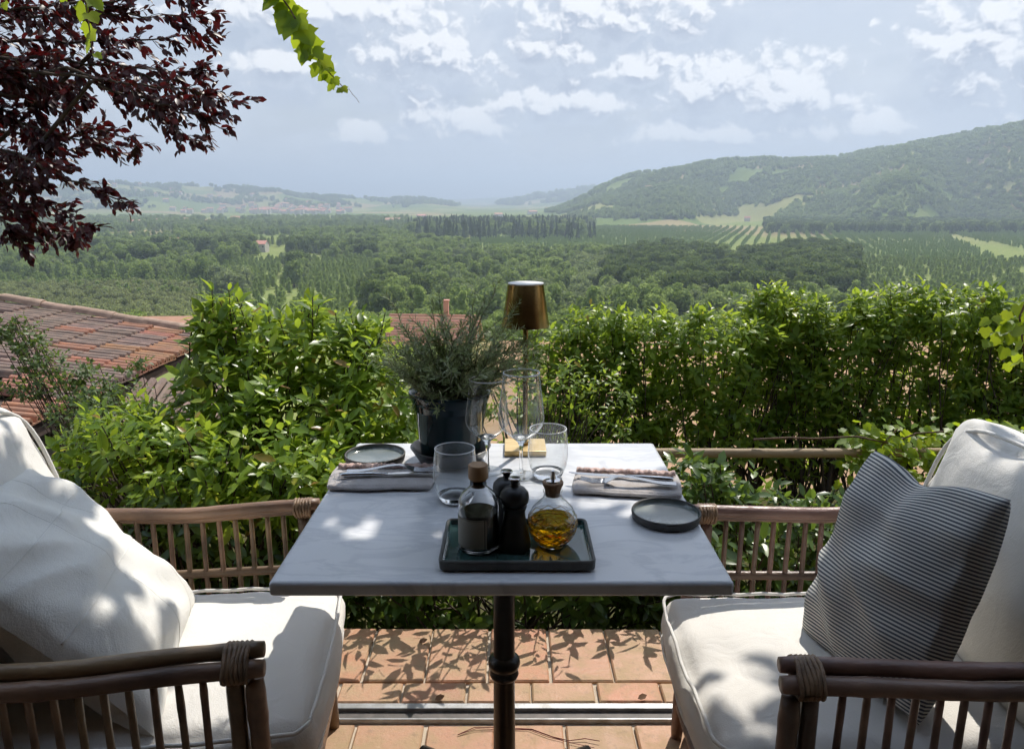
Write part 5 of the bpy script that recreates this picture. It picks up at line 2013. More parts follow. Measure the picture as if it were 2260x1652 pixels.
def grinder(label, x, y, z, h):
    t = thing('grinder', label, 'grinder', (x, y, z))
    k = h / 0.128
    MB().lathe([(0.0, 0.0), (0.0245, 0.0), (0.0260, 0.002), (0.0262, 0.012), (0.0245, 0.022), (0.0205, 0.042 * k), (0.0178, 0.058 * k), (0.0172, 0.068 * k), (0.0200, 0.0755 * k), (0.0205, 0.0775 * k), (0.0192, 0.0785 * k), (0.0, 0.0785 * k)], 44).build('body', M['grinder'], t, smooth=True, auto=True)
    MB().lathe([(0.0, 0.079 * k), (0.0165, 0.079 * k), (0.0222, 0.0845 * k), (0.0238, 0.0925 * k), (0.0225, 0.101 * k), (0.0165, 0.109 * k), (0.0075, 0.1125 * k), (0.0058, 0.116 * k), (0.0062, 0.120 * k), (0.0098, 0.1245 * k), (0.0100, 0.1262 * k)], 44).build('head', M['grinder'], t, smooth=True, auto=True)
    MB().lathe([(0.0101, 0.1262 * k), (0.0095, 0.1280 * k), (0.0070, 0.1284 * k), (0.0, 0.1280 * k)], 32).build('cap', M['chrome'], t, smooth=True, auto=True)


def oil_bottle():
    x, y = 0.066, 1.160
    t = thing('oil_bottle', 'round cut-glass oil bottle with golden olive oil and cork pourer', 'bottle', (x, y, TRZ))

    def radius(z):
        zc, rr = 0.0395, 0.0400
        q = max(0.0, 1 - ((z - zc) / 0.0425) ** 2)
        return rr * math.sqrt(q)
    n = 18
    zs = np.linspace(0.004, 0.056, 9)
    V, F = [], []
    for j, z in enumerate(zs):
        for i in range(n):
            a = 2 * math.pi * (i + 0.5 * (j % 2)) / n
            r = max(radius(z), 0.014) * (1.035 if j % 2 else 0.95)
            V.append((r * math.cos(a), r * math.sin(a), z))
    for j in range(len(zs) - 1):
        for i in range(n):
            a, b = j * n + i, j * n + (i + 1) % n
            c, d = (j + 1) * n + i, (j + 1) * n + (i + 1) % n
            F += ([(a, b, c), (b, d, c)] if j % 2 == 0 else [(a, b, d), (a, d, c)])
    F += [tuple(range(n))[::-1]]
    MB().add(V, F).build('cut_glass', M['gthin'], t)
    prof = [(radius(0.056) * 1.0, 0.056), (radius(0.064), 0.064), (radius(0.072), 0.072), (0.0185, 0.0785), (0.0150, 0.083), (0.0142, 0.090), (0.0158, 0.0925), (0.0160, 0.0945)]
    MB().lathe(prof, 48).build('glass_shoulder', M['gthin'], t, smooth=True)
    mb = MB()
    for dirn in (1, -1):
        for i in range(11):
            pts = []
            for f in np.linspace(0, 1, 16):
                z = 0.006 + 0.046 * f
                a = 2 * math.pi * i / 11 + dirn * f * 2.3
                r = max(radius(z), 0.014) * 1.012
                pts.append((r * math.cos(a), r * math.sin(a), z))
            mb.tube(pts, 0.0006, 5)
    mb.build('cut_lines', M['cutline'], t, smooth=True)
    # the oil fills the cut lower half
    V, F = [], []
    zz = np.linspace(0.0065, 0.047, 7)
    for j, z in enumerate(zz):
        for i in range(n):
            a = 2 * math.pi * (i + 0.5 * (j % 2)) / n
            r = (max(radius(z), 0.014) - 0.0018) * (1.03 if j % 2 else 0.93)
            V.append((r * math.cos(a), r * math.sin(a), z))
    for j in range(len(zz) - 1):
        for i in range(n):
            a, b = j * n + i, j * n + (i + 1) % n
            c, d = (j + 1) * n + i, (j + 1) * n + (i + 1) % n
            F += ([(a, b, c), (b, d, c)] if j % 2 == 0 else [(a, b, d), (a, d, c)])
    F += [tuple(range(n))[::-1], tuple((len(zz) - 1) * n + k for k in range(n))]
    MB().add(V, F).build('olive_oil', M['oil'], t)
    MB().lathe([(0.0, 0.0), (0.020, 0.0), (0.0225, 0.003), (0.018, 0.0055), (0.0, 0.005)], 18).build('foot', M['gsolid'], t)
    MB().lathe([(0.0, 0.085), (0.0118, 0.085), (0.0128, 0.095), (0.0168, 0.1045), (0.0172, 0.108), (0.0160, 0.1095), (0.0, 0.1095)], 32).build('cork', M['cork'], t, smooth=True, auto=True)
    MB().lathe([(0.0, 0.1098), (0.0125, 0.1098), (0.0120, 0.112), (0.0048, 0.1135), (0.0042, 0.118), (0.0034, 0.1275), (0.0, 0.1275)], 28).build('pourer', M['chrome'], t, smooth=True, auto=True)


def rosemary():
    x, y = -0.135, 1.600
    s = thing('pot_saucer', 'dark glazed saucer under the rosemary pot', 'saucer', (x, y, TZ))
    MB().lathe([(0.0, 0.0005), (0.062, 0.0005), (0.070, 0.004), (0.086, 0.030), (0.0885, 0.0335), (0.0865, 0.0345), (0.082, 0.031), (0.068, 0.008), (0.0, 0.007)], 64).build('dish', M['saucer'], s, smooth=True, auto=True)
    t = thing('rosemary_pot', 'bushy rosemary plant in a glossy dark teal glazed pot', 'potted plant', (x, y, TZ + 0.0075))
    MB().lathe([(0.0, 0.0), (0.060, 0.0), (0.064, 0.004), (0.070, 0.05), (0.0785, 0.112), (0.0800, 0.114), (0.0790, 0.117), (0.0815, 0.121), (0.0805, 0.125), (0.0840, 0.131), (0.0890, 0.148), (0.0880, 0.152), (0.084, 0.151), (0.080, 0.138)], 72).build('pot', M['pot'], t, smooth=True)
    MB().lathe([(0.0, 0.136), (0.05, 0.139), (0.0805, 0.137)], 40).build('soil', M['soilpot'], t, smooth=True)
    rg = np.random.default_rng(17)
    base = np.array((x, y, TZ + 0.14))
    lines, NP, ND, NU, NS = [], [], [], [], []
    targets = []
    for i in range(110):                               # the dense dome
        a = rg.uniform(0, 6.28)
        q = rg.uniform(0.1, 1) ** 0.6
        targets.append((base[0] + 0.02 + q * 0.215 * math.cos(a), base[1] + q * 0.13 * math.sin(a), base[2] + 0.03 + 0.225 * (1 - q * 0.72) * rg.uniform(0.5, 1.12)))
    for (u, v, Y) in ((1110, 612, 1.58), (1048, 640, 1.60), (852, 645, 1.62), (905, 700, 1.55), (962, 670, 1.62), (1130, 690, 1.62), (1205, 740, 1.62), (1190, 760, 1.60), (838, 740, 1.58), (842, 800, 1.60), (850, 830, 1.52),
                      (1000, 690, 1.60), (1075, 650, 1.56), (930, 725, 1.60), (1155, 720, 1.56), (880, 770, 1.54), (1140, 800, 1.55), (1170, 760, 1.62), (870, 880, 1.52), (985, 880, 1.50), (930, 872, 1.50), (945, 890, 1.50), (1015, 866, 1.50), (895, 862, 1.52), (1050, 858, 1.51), (965, 905, 1.49), (860, 850, 1.55), (1085, 850, 1.53), (845, 790, 1.56), (1130, 830, 1.55), (1100, 720, 1.5), (870, 720, 1.6), (1150, 660, 1.62), (900, 900, 1.62), (1060, 690, 1.6)):
        targets.append(tuple(at(u, v, Y)))
    for k, tg in enumerate(targets):
        tg = np.array(tg)
        a = rg.uniform(0, 6.28)
        st = base + np.array((0.045 * math.cos(a), 0.045 * math.sin(a), -0.004))
        mid = (st + tg) / 2 + np.array((0, 0, 0.03)) + rg.normal(0, 0.012, 3)
        f = np.linspace(0, 1, 12)[:, None]
        pts = (1 - f) ** 2 * st + 2 * f * (1 - f) * mid + f ** 2 * tg
        pts[1:-1] += rg.normal(0, 0.002, (10, 3))
        lines.append((pts, 0.0016, 0.0006))
        L = np.linalg.norm(np.diff(pts, axis=0), axis=1).sum()
        n = int(L / 0.0034)
        for i in range(n):
            g = 0.22 + 0.78 * i / n
            p = np.array([np.interp(g * 11, range(12), pts[:, c]) for c in range(3)])
            ax = nrm(pts[min(int(g * 11) + 1, 11)] - pts[min(int(g * 11), 10)])
            r = rg.normal(0, 1, 3)
            r = nrm(r - ax * np.dot(r, ax))
            d = nrm(r * rg.uniform(0.7, 1.1) + ax * rg.uniform(0.35, 0.9))
            NP.append(p)
            ND.append(d)
            NU.append(nrm(ax + rg.normal(0, 0.3, 3)))
            NS.append(rg.uniform(0.014, 0.025) * (1.0 if g < 0.92 else 0.6))
    branches(t, lines, M['rosestem'], 'stems', 4)
    V0 = np.array([(0, 0, 0), (0.25, 0.062, 0.0), (0.75, 0.056, -0.04), (1, 0, -0.10), (0.75, -0.056, -0.04), (0.25, -0.062, 0.0)])
    F0 = np.array([(0, 5, 1), (1, 5, 4), (1, 4, 2), (2, 4, 3)])
    foliage(t, np.array(NP), np.array(ND), np.array(NU), np.array(NS), (V0, F0), M['needle'], 0, name='needles')


def build_tableware():
    plate('dark rimmed stoneware plate beside the rosemary pot at the sunny end', -0.302, 1.600, 0.0665, 0)
    plate('dark rimmed stoneware plate near the striped pillow in the shade', 0.277, 1.280, 0.0620, 0)
    napkin('crumpled grey linen napkin under cutlery beside the plate by the rosemary', -0.262, 1.468, R(0), 2.0, 1)
    napkin('grey linen napkin with pink gathered edge on the striped pillow side', 0.226, 1.434, R(-7), 6.0, 1)
    z = TZ + 0.0190
    fork('steel fork on the crumpled napkin by the rosemary side', -0.335, 1.462, z, R(3), R(-1.0))
    knife('steel knife on the crumpled napkin by the rosemary side', -0.345, 1.443, z + 0.0, R(4))
    fork('steel fork with tines towards the glasses on the pink edged napkin', 0.318, 1.392, z, R(172), R(0))
    knife('steel knife on the pink edged napkin', 0.318, 1.418, z, R(169), R(0))
    wine_glass('smaller stemmed wine glass just in front of the rosemary pot', -0.052, 1.528, 0.200, 0.0355, 0.0455)
    wine_glass('tallest stemmed wine glass in front of the lamp stem', 0.019, 1.500, 0.220, 0.0370, 0.0475)
    tumbler('clear glass tumbler behind the vinegar bottle on the shaded marble', -0.108, 1.368)
    tumbler('clear glass tumbler in the sun in front of the lamp base', 0.074, 1.495)
    table_lamp()
    tray()
    vinegar_bottle()
    grinder('black wooden grinder standing in front between the two bottles', 0.004, 1.148, TRZ, 0.120)
    grinder('black wooden grinder behind the other one, its knob just showing', -0.009, 1.212, TRZ, 0.109)
    oil_bottle()
    rosemary()


build_tableware()


# ================================================================== GARDEN PLANTS
def shrub(name, label, cat, base, blobs, n, tmpl, mat, size, per, singles, seed, group=None, stems=14, up=0.7, spread=(40, 85), clip=None, inner=0.3, stem_r=0.007, step=0.012, bumps=0.14, spikes=()):
    rg = np.random.default_rng(seed)
    t = thing(name, label, cat, base, 0, group)
    P, A = blob_points(blobs, n, inner, rg, bumps)
    A = nrm(A * 0.8 + np.array((0, 0, up)) + rg.normal(0, 0.25, A.shape))
    if clip is not None:
        k = clip(P)
        P, A = P[k], A[k]
    lines = []
    for (sx, sy) in spikes:                            # upright young shoots above the outline
        e = at(sx, sy, base[1] + 0.12 + rg.uniform(-0.1, 0.1))
        b = e + np.array((rg.uniform(-0.06, 0.06), rg.uniform(-0.04, 0.04), -0.24))
        lines.append((np.stack([b, (b + e) / 2 + rg.normal(0, 0.006, 3), e]), 0.004, 0.002))
        for f in (1.0, 0.72, 0.45):
            P = np.vstack([P, b + (e - b) * f])
            A = np.vstack([A, nrm(e - b) + rg.normal(0, 0.08, 3)])
    p, d, u, s = rosettes(P, A, per, size, spread, step, rg)
    foliage(t, p, d, u, s, tmpl, mat, singles)
    b0 = np.array(base)
    foot = [b0 + np.array((rg.uniform(-1, 1) * 0.4 * max(b[3] for b in blobs), rg.uniform(-0.5, 0.5) * 0.25, 0)) for _ in range(stems)]
    pick = rg.choice(len(P), min(len(P), stems * 9), replace=False)
    for i, k in enumerate(pick):
        f = foot[i % stems]
        q = P[k]
        mid = f + (q - f) * 0.45 + np.array((0, 0, 0.06)) + rg.normal(0, 0.05, 3)
        tt = np.linspace(0, 1, 9)[:, None]
        pts = (1 - tt) ** 2 * f + 2 * tt * (1 - tt) * mid + tt ** 2 * q
        pts[1:-1] += rg.normal(0, 0.008, (7, 3))
        lines.append((pts, stem_r * rg.uniform(0.6, 1.2), 0.0022))
    branches(t, lines, M['bark'], 'branches', 5)
    return t


def build_plants():
    # big laurel-like shrub beyond the pale armchair
    blobs = []
    for (x, y, Y, r, rz) in ((530, 775, 3.2, 0.19, 0.20), (495, 715, 3.2, 0.075, 0.13), (640, 800, 3.15, 0.26, 0.20), (765, 800, 3.25, 0.20, 0.19), (510, 880, 3.05, 0.19, 0.22), (640, 920, 2.95, 0.30, 0.26), (790, 920, 3.0, 0.24, 0.26),
                             (690, 715, 3.3, 0.07, 0.10), (600, 735, 3.2, 0.08, 0.09), (800, 740, 3.3, 0.09, 0.08), (850, 900, 3.0, 0.16, 0.24), (620, 1010, 2.8, 0.34, 0.28), (800, 1040, 2.8, 0.34, 0.28), (470, 990, 2.9, 0.22, 0.24)):
        p = at(x, y, Y)
        blobs.append((*p, r, 0.24, rz))
    shrub('laurel_shrub', 'tall glossy green laurel shrub beside the rosemary pot', 'shrub', (-0.95, 3.05, -0.45), blobs, 940, T_LAUREL, M['leaf'], 0.090, 7, 300, 101, stems=18, inner=0.12, bumps=0.26, spikes=[(430, 700), (470, 662), (505, 640), (520, 650), (560, 690), (590, 672), (615, 700), (655, 690), (690, 655), (705, 668), (740, 690), (770, 678), (800, 690), (850, 690), (835, 720)])
    # lower shrubs along the terrace edge
    blobs = []
    for (x, y, Y, r, rz) in ((250, 990, 2.75, 0.22, 0.16), (330, 1010, 2.6, 0.22, 0.16), (430, 1040, 2.5, 0.22, 0.16), (300, 960, 2.9, 0.22, 0.15), (560, 1060, 2.45, 0.22, 0.15), (690, 1070, 2.45, 0.22, 0.14)):
        p = at(x, y, Y)
        blobs.append((*p, r, 0.2, rz))
    shrub('low_shrub', 'low spreading green shrub behind the arm of the plain pillow armchair', 'shrub', (-1.1, 2.55, -0.4), blobs, 420, T_LAUREL, M['leaf'], 0.075, 6, 220, 102, stems=10, up=0.5, inner=0.2)
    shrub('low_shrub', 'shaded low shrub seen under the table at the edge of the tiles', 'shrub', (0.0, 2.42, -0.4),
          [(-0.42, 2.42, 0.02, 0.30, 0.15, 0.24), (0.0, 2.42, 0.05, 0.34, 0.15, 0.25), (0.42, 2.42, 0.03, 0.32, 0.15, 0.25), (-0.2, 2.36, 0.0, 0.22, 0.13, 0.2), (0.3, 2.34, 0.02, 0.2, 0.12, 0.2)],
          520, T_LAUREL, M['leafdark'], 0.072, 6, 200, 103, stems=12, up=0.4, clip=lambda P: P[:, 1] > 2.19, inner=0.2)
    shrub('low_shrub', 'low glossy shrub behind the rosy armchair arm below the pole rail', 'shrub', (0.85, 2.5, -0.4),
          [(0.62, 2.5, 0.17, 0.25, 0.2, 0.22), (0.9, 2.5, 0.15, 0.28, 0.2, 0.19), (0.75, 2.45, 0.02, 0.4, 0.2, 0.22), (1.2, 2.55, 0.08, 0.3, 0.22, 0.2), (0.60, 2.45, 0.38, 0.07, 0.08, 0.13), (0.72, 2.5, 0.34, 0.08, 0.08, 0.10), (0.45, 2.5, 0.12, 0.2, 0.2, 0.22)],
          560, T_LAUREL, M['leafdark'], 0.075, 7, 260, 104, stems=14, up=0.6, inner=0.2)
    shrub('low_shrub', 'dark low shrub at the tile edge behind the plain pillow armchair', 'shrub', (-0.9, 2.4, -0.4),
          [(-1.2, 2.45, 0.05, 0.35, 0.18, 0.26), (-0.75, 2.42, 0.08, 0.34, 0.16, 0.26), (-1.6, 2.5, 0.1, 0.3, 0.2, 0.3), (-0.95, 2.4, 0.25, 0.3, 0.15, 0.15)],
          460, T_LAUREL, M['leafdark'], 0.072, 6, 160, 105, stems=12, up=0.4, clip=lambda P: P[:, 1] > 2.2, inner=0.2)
    # a few arching sprays that reach over the tiles and throw the leaf shadows
    rg = np.random.default_rng(55)
    t = thing('arching_spray', 'leafy sprays arching over the tile edge behind the table', 'shrub', (0.0, 2.3, -0.3))
    lines, P, A = [], [], []
    sp = [(-0.35, -0.42, 2.20, 0.30), (-0.1, -0.18, 2.14, 0.42), (0.05, 0.02, 2.16, 0.36), (0.25, 0.28, 2.18, 0.34), (0.45, 0.50, 2.2, 0.30), (-0.25, -0.30, 2.16, 0.40), (0.12, 0.16, 2.19, 0.28), (-0.02, -0.06, 2.10, 0.50),
          (0.0, 0.03, 2.20, 0.46), (-0.05, -0.10, 2.24, 0.40), (0.35, 0.38, 2.22, 0.26), (0.55, 0.60, 2.24, 0.28), (0.18, 0.12, 2.24, 0.36), (-0.4, -0.30, 2.26, 0.34), (0.62, 0.66, 2.2, 0.22), (-0.15, -0.02, 2.22, 0.54)]
    for (x0, x1, y1, z1) in sp:
        a, b = np.array((x0, 2.36, -0.2)), np.array((x1, y1, z1))
        m = (a + b) / 2 + np.array((0, 0.05, 0.12))
        f = np.linspace(0, 1, 10)[:, None]
        pts = (1 - f) ** 2 * a + 2 * f * (1 - f) * m + f ** 2 * b
        lines.append((pts, 0.004, 0.0018))
        for k in (6, 7, 9):
            P.append(pts[k] + rg.normal(0, 0.02, 3))
            A.append(nrm(pts[9] - pts[7]) + rg.normal(0, 0.3, 3))
    p, d, u, s = rosettes(np.array(P), np.array(A), 7, 0.092, (40, 80), 0.014, rg)
    foliage(t, p, d, u, s, T_LAUREL, M['leafdark'], len(p))
    branches(t, lines, M['bark'], 'branches', 5)
    # clipped hedge: plants in a row
    g = np.random.default_rng(31)
    xs = np.linspace(0.35, 4.3, 12) + g.uniform(-0.06, 0.06, 12)
    names = ['beside the lamp', 'second from the lamp', 'third from the lamp', 'fourth from the lamp', 'fifth from the lamp', 'sixth from the lamp', 'seventh from the lamp', 'eighth from the lamp', 'above the striped pillow',
             'above the back cushion', 'by the picture edge', 'last of all']
    for i, x in enumerate(xs):
        Y = 5.3 + g.uniform(-0.15, 0.15)
        top = 0.50 + 0.07 * math.sin(i * 1.9) + 0.012 * i + (0.0 if i > 1 else -0.16 + 0.1 * i)
        dense = i in (5, 7, 8, 9, 10, 11)
        bl = []
        for k in range(5):
            zz = -0.40 + (top + 0.28) * k / 4
            bl.append((x + g.normal(0, 0.07), Y + g.normal(0, 0.05), zz, 0.24 + 0.03 * k, 0.20, 0.17))
        bl.append((x + g.normal(0, 0.08), Y, top - 0.04, 0.16, 0.14, 0.14))
        if dense:
            bl += [(x, Y, -0.55, 0.26, 0.2, 0.22), (x + 0.1, Y, -0.2, 0.26, 0.22, 0.25)]
        shrub('hedge_shrub', 'leafy hedge shrub in the row beyond the rail, ' + names[i], 'shrub', (x, Y, -1.0), bl, 560 if dense else 400, T_HEDGE, M['hedgeleaf'], 0.092, 7, 60, 200 + i,
              'hedge shrubs beyond the rail', stems=5, up=0.9, inner=0.15, stem_r=0.011)
    # small-leaved growth between laurel and hedge, behind the lamp
    shrub('sapling_clump', 'thin stemmed saplings behind the lamp with soil showing through', 'shrub', (0.2, 4.6, -0.9),
          [(0.05, 4.6, 0.15, 0.22, 0.2, 0.16), (0.35, 4.6, 0.18, 0.22, 0.2, 0.16), (-0.2, 4.6, 0.12, 0.2, 0.2, 0.2), (0.2, 4.6, -0.35, 0.4, 0.2, 0.22), (0.6, 4.7, 0.0, 0.2, 0.2, 0.3)],
          260, T_HEDGE, M['hedgeleaf'], 0.062, 6, 60, 301, stems=9, up=0.9, inner=0.1, stem_r=0.010)
    # briar growing over the roof's near edge
    bl = []
    for (x, y, Y, r, rz) in ((60, 740, 4.4, 0.10, 0.12), (90, 790, 4.3, 0.14, 0.14), (140, 830, 4.2, 0.20, 0.14), (200, 860, 4.1, 0.22, 0.14), (60, 850, 4.3, 0.22, 0.10), (260, 880, 4.0, 0.2, 0.14), (180, 920, 3.8, 0.2, 0.14), (300, 800, 4.3, 0.08, 0.06), (240, 930, 3.6, 0.2, 0.14), (20, 720, 4.4, 0.06, 0.08), (230, 970, 3.3, 0.2, 0.12)):
        bl.append((*at(x, y, Y), r, 0.15, rz))
    shrub('briar', 'small-leaved briar scrambling in front of the old tiled roof', 'shrub', (-1.9, 4.1, -1.6), bl, 620, T_SMALL, M['roseleaf'], 0.038, 6, 120, 401, stems=10, up=0.5, inner=0.3, stem_r=0.006)
    # creeper on the rail and behind the striped pillow chair
    rg = np.random.default_rng(66)
    t = thing('rail_creeper', 'broad-leaved creeper spilling over the pole rail behind the white back cushion', 'vine', (1.6, 3.6, -0.3))
    n = 620
    u_ = rg.uniform(0, 1, n)
    P = np.stack([1.66 + 1.05 * u_, 3.62 + rg.normal(0, 0.08, n), 0.17 + np.clip(rg.normal(0, 0.045, n), -0.09, 0.08) - 0.20 * np.abs(rg.normal(0, 0.6, n))], 1)
    D = nrm(np.stack([rg.normal(0, 0.6, n), rg.normal(-0.5, 0.3, n), rg.normal(-0.35, 0.3, n)], 1))
    U = nrm(rg.normal(0, 0.35, (n, 3)) + np.array((0, -0.2, 1)))
    foliage(t, P, D, U, rg.uniform(0.032, 0.058, n), T_VINE, M['vineleaf'], 150)
    branches(t, [(wander((1.2, 3.62, 0.14), (2.6, 3.62, 0.16), 10, 0.03, rg), 0.006, 0.004), (wander((1.5, 3.62, -0.4), (1.9, 3.6, 0.2), 8, 0.03, rg), 0.006, 0.004)], M['twig'])
    t = thing('edge_creeper', 'yellow green creeper leaves hanging at the picture edge before the hedge', 'vine', (2.2, 3.0, 0.4))
    n = 34
    c = [at(2225, 715, 2.9), at(2245, 760, 2.9), at(2200, 735, 2.9), at(2262, 800, 2.9), at(2255, 690, 2.9)]
    P = np.array([c[i % 5] for i in range(n)]) + rg.normal(0, 0.026, (n, 3))
    D = nrm(np.stack([rg.normal(-0.2, 0.5, n), rg.normal(-0.2, 0.4, n), rg.normal(-0.7, 0.4, n)], 1))
    U = nrm(rg.normal(0, 0.4, (n, 3)) + np.array((0, -0.5, 0.6)))
    foliage(t, P, D, U, rg.uniform(0.035, 0.055, n), T_VINE, M['vineleaf'], 34)
    branches(t, [(np.array([at(2300, 560, 2.95), at(2275, 640, 2.93), at(2250, 700, 2.9), at(2262, 800, 2.9), at(2270, 900, 2.9)]), 0.005, 0.003)], M['twig'])
    # thin dark stake at the picture edge
    p = at(2262, 960, 2.7)
    s = thing('garden_stake', 'thin dark stake standing at the picture edge behind the back cushion', 'stake', (p[0] + 0.01, 2.7, -0.4))
    MB().tube([(0, 0, 0), (0, 0, 0.9)], 0.012, 10).build('stake', M['post'], s, smooth=True)
    # pole rail
    t = thing('pole_rail', 'weathered wooden pole rail in front of the hedge', 'rail', (1.4, 3.6, -0.5))
    z = at(1640, 998, 3.6)[2] + 0.5
    Q, rad = cane([(-1.3, 0, z), (0, 0.0, z - 0.004), (1.6, 0, z + 0.004)], 0.0235, 12, 0.6)
    MB().tube(Q, rad, 12).build('rail', M['woodrail'], t, smooth=True)
    for x in (-0.95, 0.55):
        MB().tube([(x, 0.05, -0.4), (x, 0.05, z + 0.02)], 0.03, 12).build('post', M['woodrail'], t, smooth=True)


build_plants()


def build_plum():
    """purple-leaved plum reaching in from the side"""
    rg = np.random.default_rng(91)
    t = thing('purple_plum_tree', 'dark purple-leaved plum tree reaching in from the side against the sky', 'tree', (-4.4, 4.9, -2.2))
    b0 = np.array((-4.4, 4.9, -2.2))
    fork_ = b0 + np.array((0.3, -0.3, 3.2))
    trunk = MB().tube([(0, 0, 0), (0.08, -0.1, 1.4), (0.3, -0.3, 3.2), (0.5, -0.4, 4.6)], [0.14, 0.12, 0.09, 0.05], 12)
    trunk.build('trunk', M['bark'], t, smooth=True)
    # boughs as seen, each with its own distance
    boughs = [([(-160, 60), (60, 40), (250, 30), (400, 40), (500, 30)], 4.2, 95), ([(-160, 90), (100, 90), (280, 90), (420, 80), (500, 78)], 4.4, 95), ([(-160, 40), (150, 10), (330, -10), (470, 0)], 4.1, 85),
              ([(-140, 120), (120, 130), (300, 150), (420, 160), (505, 152)], 4.3, 75), ([(-120, 140), (180, 170), (330, 190), (440, 200), (553, 235)], 4.0, 62), ([(150, 150), (300, 210), (390, 245), (470, 265), (503, 290)], 4.0, 55),
              ([(200, 180), (320, 230), (380, 275), (410, 305), (448, 315)], 4.1, 45), ([(200, 120), (330, 170), (420, 215), (480, 225)], 4.3, 50),
              ([(-140, 200), (40, 210), (120, 240), (190, 280), (300, 310), (305, 360)], 4.3, 75), ([(-140, 240), (40, 270), (130, 300), (220, 320), (300, 355)], 4.2, 62), ([(-120, 260), (60, 300), (140, 340), (240, 310)], 4.4, 60),
              ([(-140, 300), (20, 330), (100, 370), (160, 400), (230, 430), (290, 455)], 4.0, 55), ([(-140, 360), (20, 400), (90, 440), (150, 480), (205, 515)], 4.1, 75), ([(-140, 420), (-10, 440), (60, 470), (120, 510), (180, 530)], 4.3, 70),
              ([(-140, 440), (-20, 460), (20, 500), (50, 530), (70, 570)], 4.0, 45), ([(-150, 160), (0, 160), (80, 190), (160, 210)], 4.1, 80), ([(-140, 330), (0, 350), (60, 380), (120, 420)], 4.4, 80), ([(-140, 180), (20, 250), (90, 310), (130, 380)], 4.2, 80),
              ([(-100, 100), (50, 130), (150, 170), (200, 230)], 4.5, 70), ([(-140, 10), (0, -30), (150, -60), (300, -80)], 4.3, 70), ([(-140, 480), (-40, 470), (30, 440), (90, 480), (110, 540)], 4.2, 45)]
    lines, P, D, U, S = [], [], [], [], []
    for (pl, Y, cnt) in boughs:
        pts = np.array([at(x, y, Y + 0.12 * math.sin(i * 2.0 + Y * 30)) for i, (x, y) in enumerate(pl)])
        s = np.r_[0, np.cumsum(np.linalg.norm(np.diff(pts, axis=0), axis=1))]
        f = np.linspace(0, s[-1], 22)
        q = np.stack([np.interp(f, s, pts[:, k]) for k in range(3)], 1)
        for _ in range(3):
            q[1:-1] = (q[:-2] + 2 * q[1:-1] + q[2:]) / 4
        q[1:-1] += rg.normal(0, 0.006, q[1:-1].shape)
        lines.append((np.vstack([fork_ + np.array((0.1, -0.1, rg.uniform(-0.8, 1.0))), q]), 0.012, 0.0022))
        # side twigs
        for _ in range(int(cnt * 0.52)):
            g = rg.uniform(0.08, 0.97)
            k = int(g * 21)
            ax = nrm(q[min(k + 1, 21)] - q[max(k - 1, 0)])
            side = rg.normal(0, 1, 3) * np.array((1, 0.8, 1))
            side = nrm(side - ax * np.dot(side, ax))
            d = nrm(ax * rg.uniform(0.4, 1.0) + side * rg.uniform(0.5, 1.0) + np.array((0, 0, -0.15)))
            Lt = rg.uniform(0.07, 0.20) * (1.15 - 0.5 * g)
            e = q[k] + d * Lt
            tw = np.stack([q[k], q[k] + d * Lt * 0.5 + rg.normal(0, 0.006, 3), e])
            lines.append((tw, 0.0022, 0.0011))
            n = rg.integers(5, 10)
            for i in range(n):
                h = (i + 0.6) / n
                p = q[k] + d * Lt * h
                r = rg.normal(0, 1, 3)
                r = nrm(r - d * np.dot(r, d))
                P.append(p)
                D.append(nrm(d * rg.uniform(0.5, 1.2) + r * 0.7 + np.array((0.1, 0, -0.28))))
                U.append(nrm(rg.normal(0, 0.6, 3) + np.array((0, -0.3, 0.8))))
                S.append(rg.uniform(0.036, 0.064))
        for i in range(int(cnt * 0.6)):
            g = rg.uniform(0.1, 1.0) ** 0.8
            k = min(int(g * 21), 20)
            ax = nrm(q[k + 1] - q[k])
            r = rg.normal(0, 1, 3)
            r = nrm(r - ax * np.dot(r, ax))
            P.append(q[k] + (q[k + 1] - q[k]) * rg.random())
            D.append(nrm(ax * rg.uniform(0.4, 1.0) + r * 0.8 + np.array((0.1, 0, -0.25))))
            U.append(nrm(rg.normal(0, 0.6, 3) + np.array((0, -0.3, 0.8))))
            S.append(rg.uniform(0.036, 0.062))
    branches(t, lines, M['bark'], 'branches', 5)
    foliage(t, np.array(P), np.array(D), np.array(U), np.array(S), T_PLUM, M['plumleaf'], 300)


build_plum()


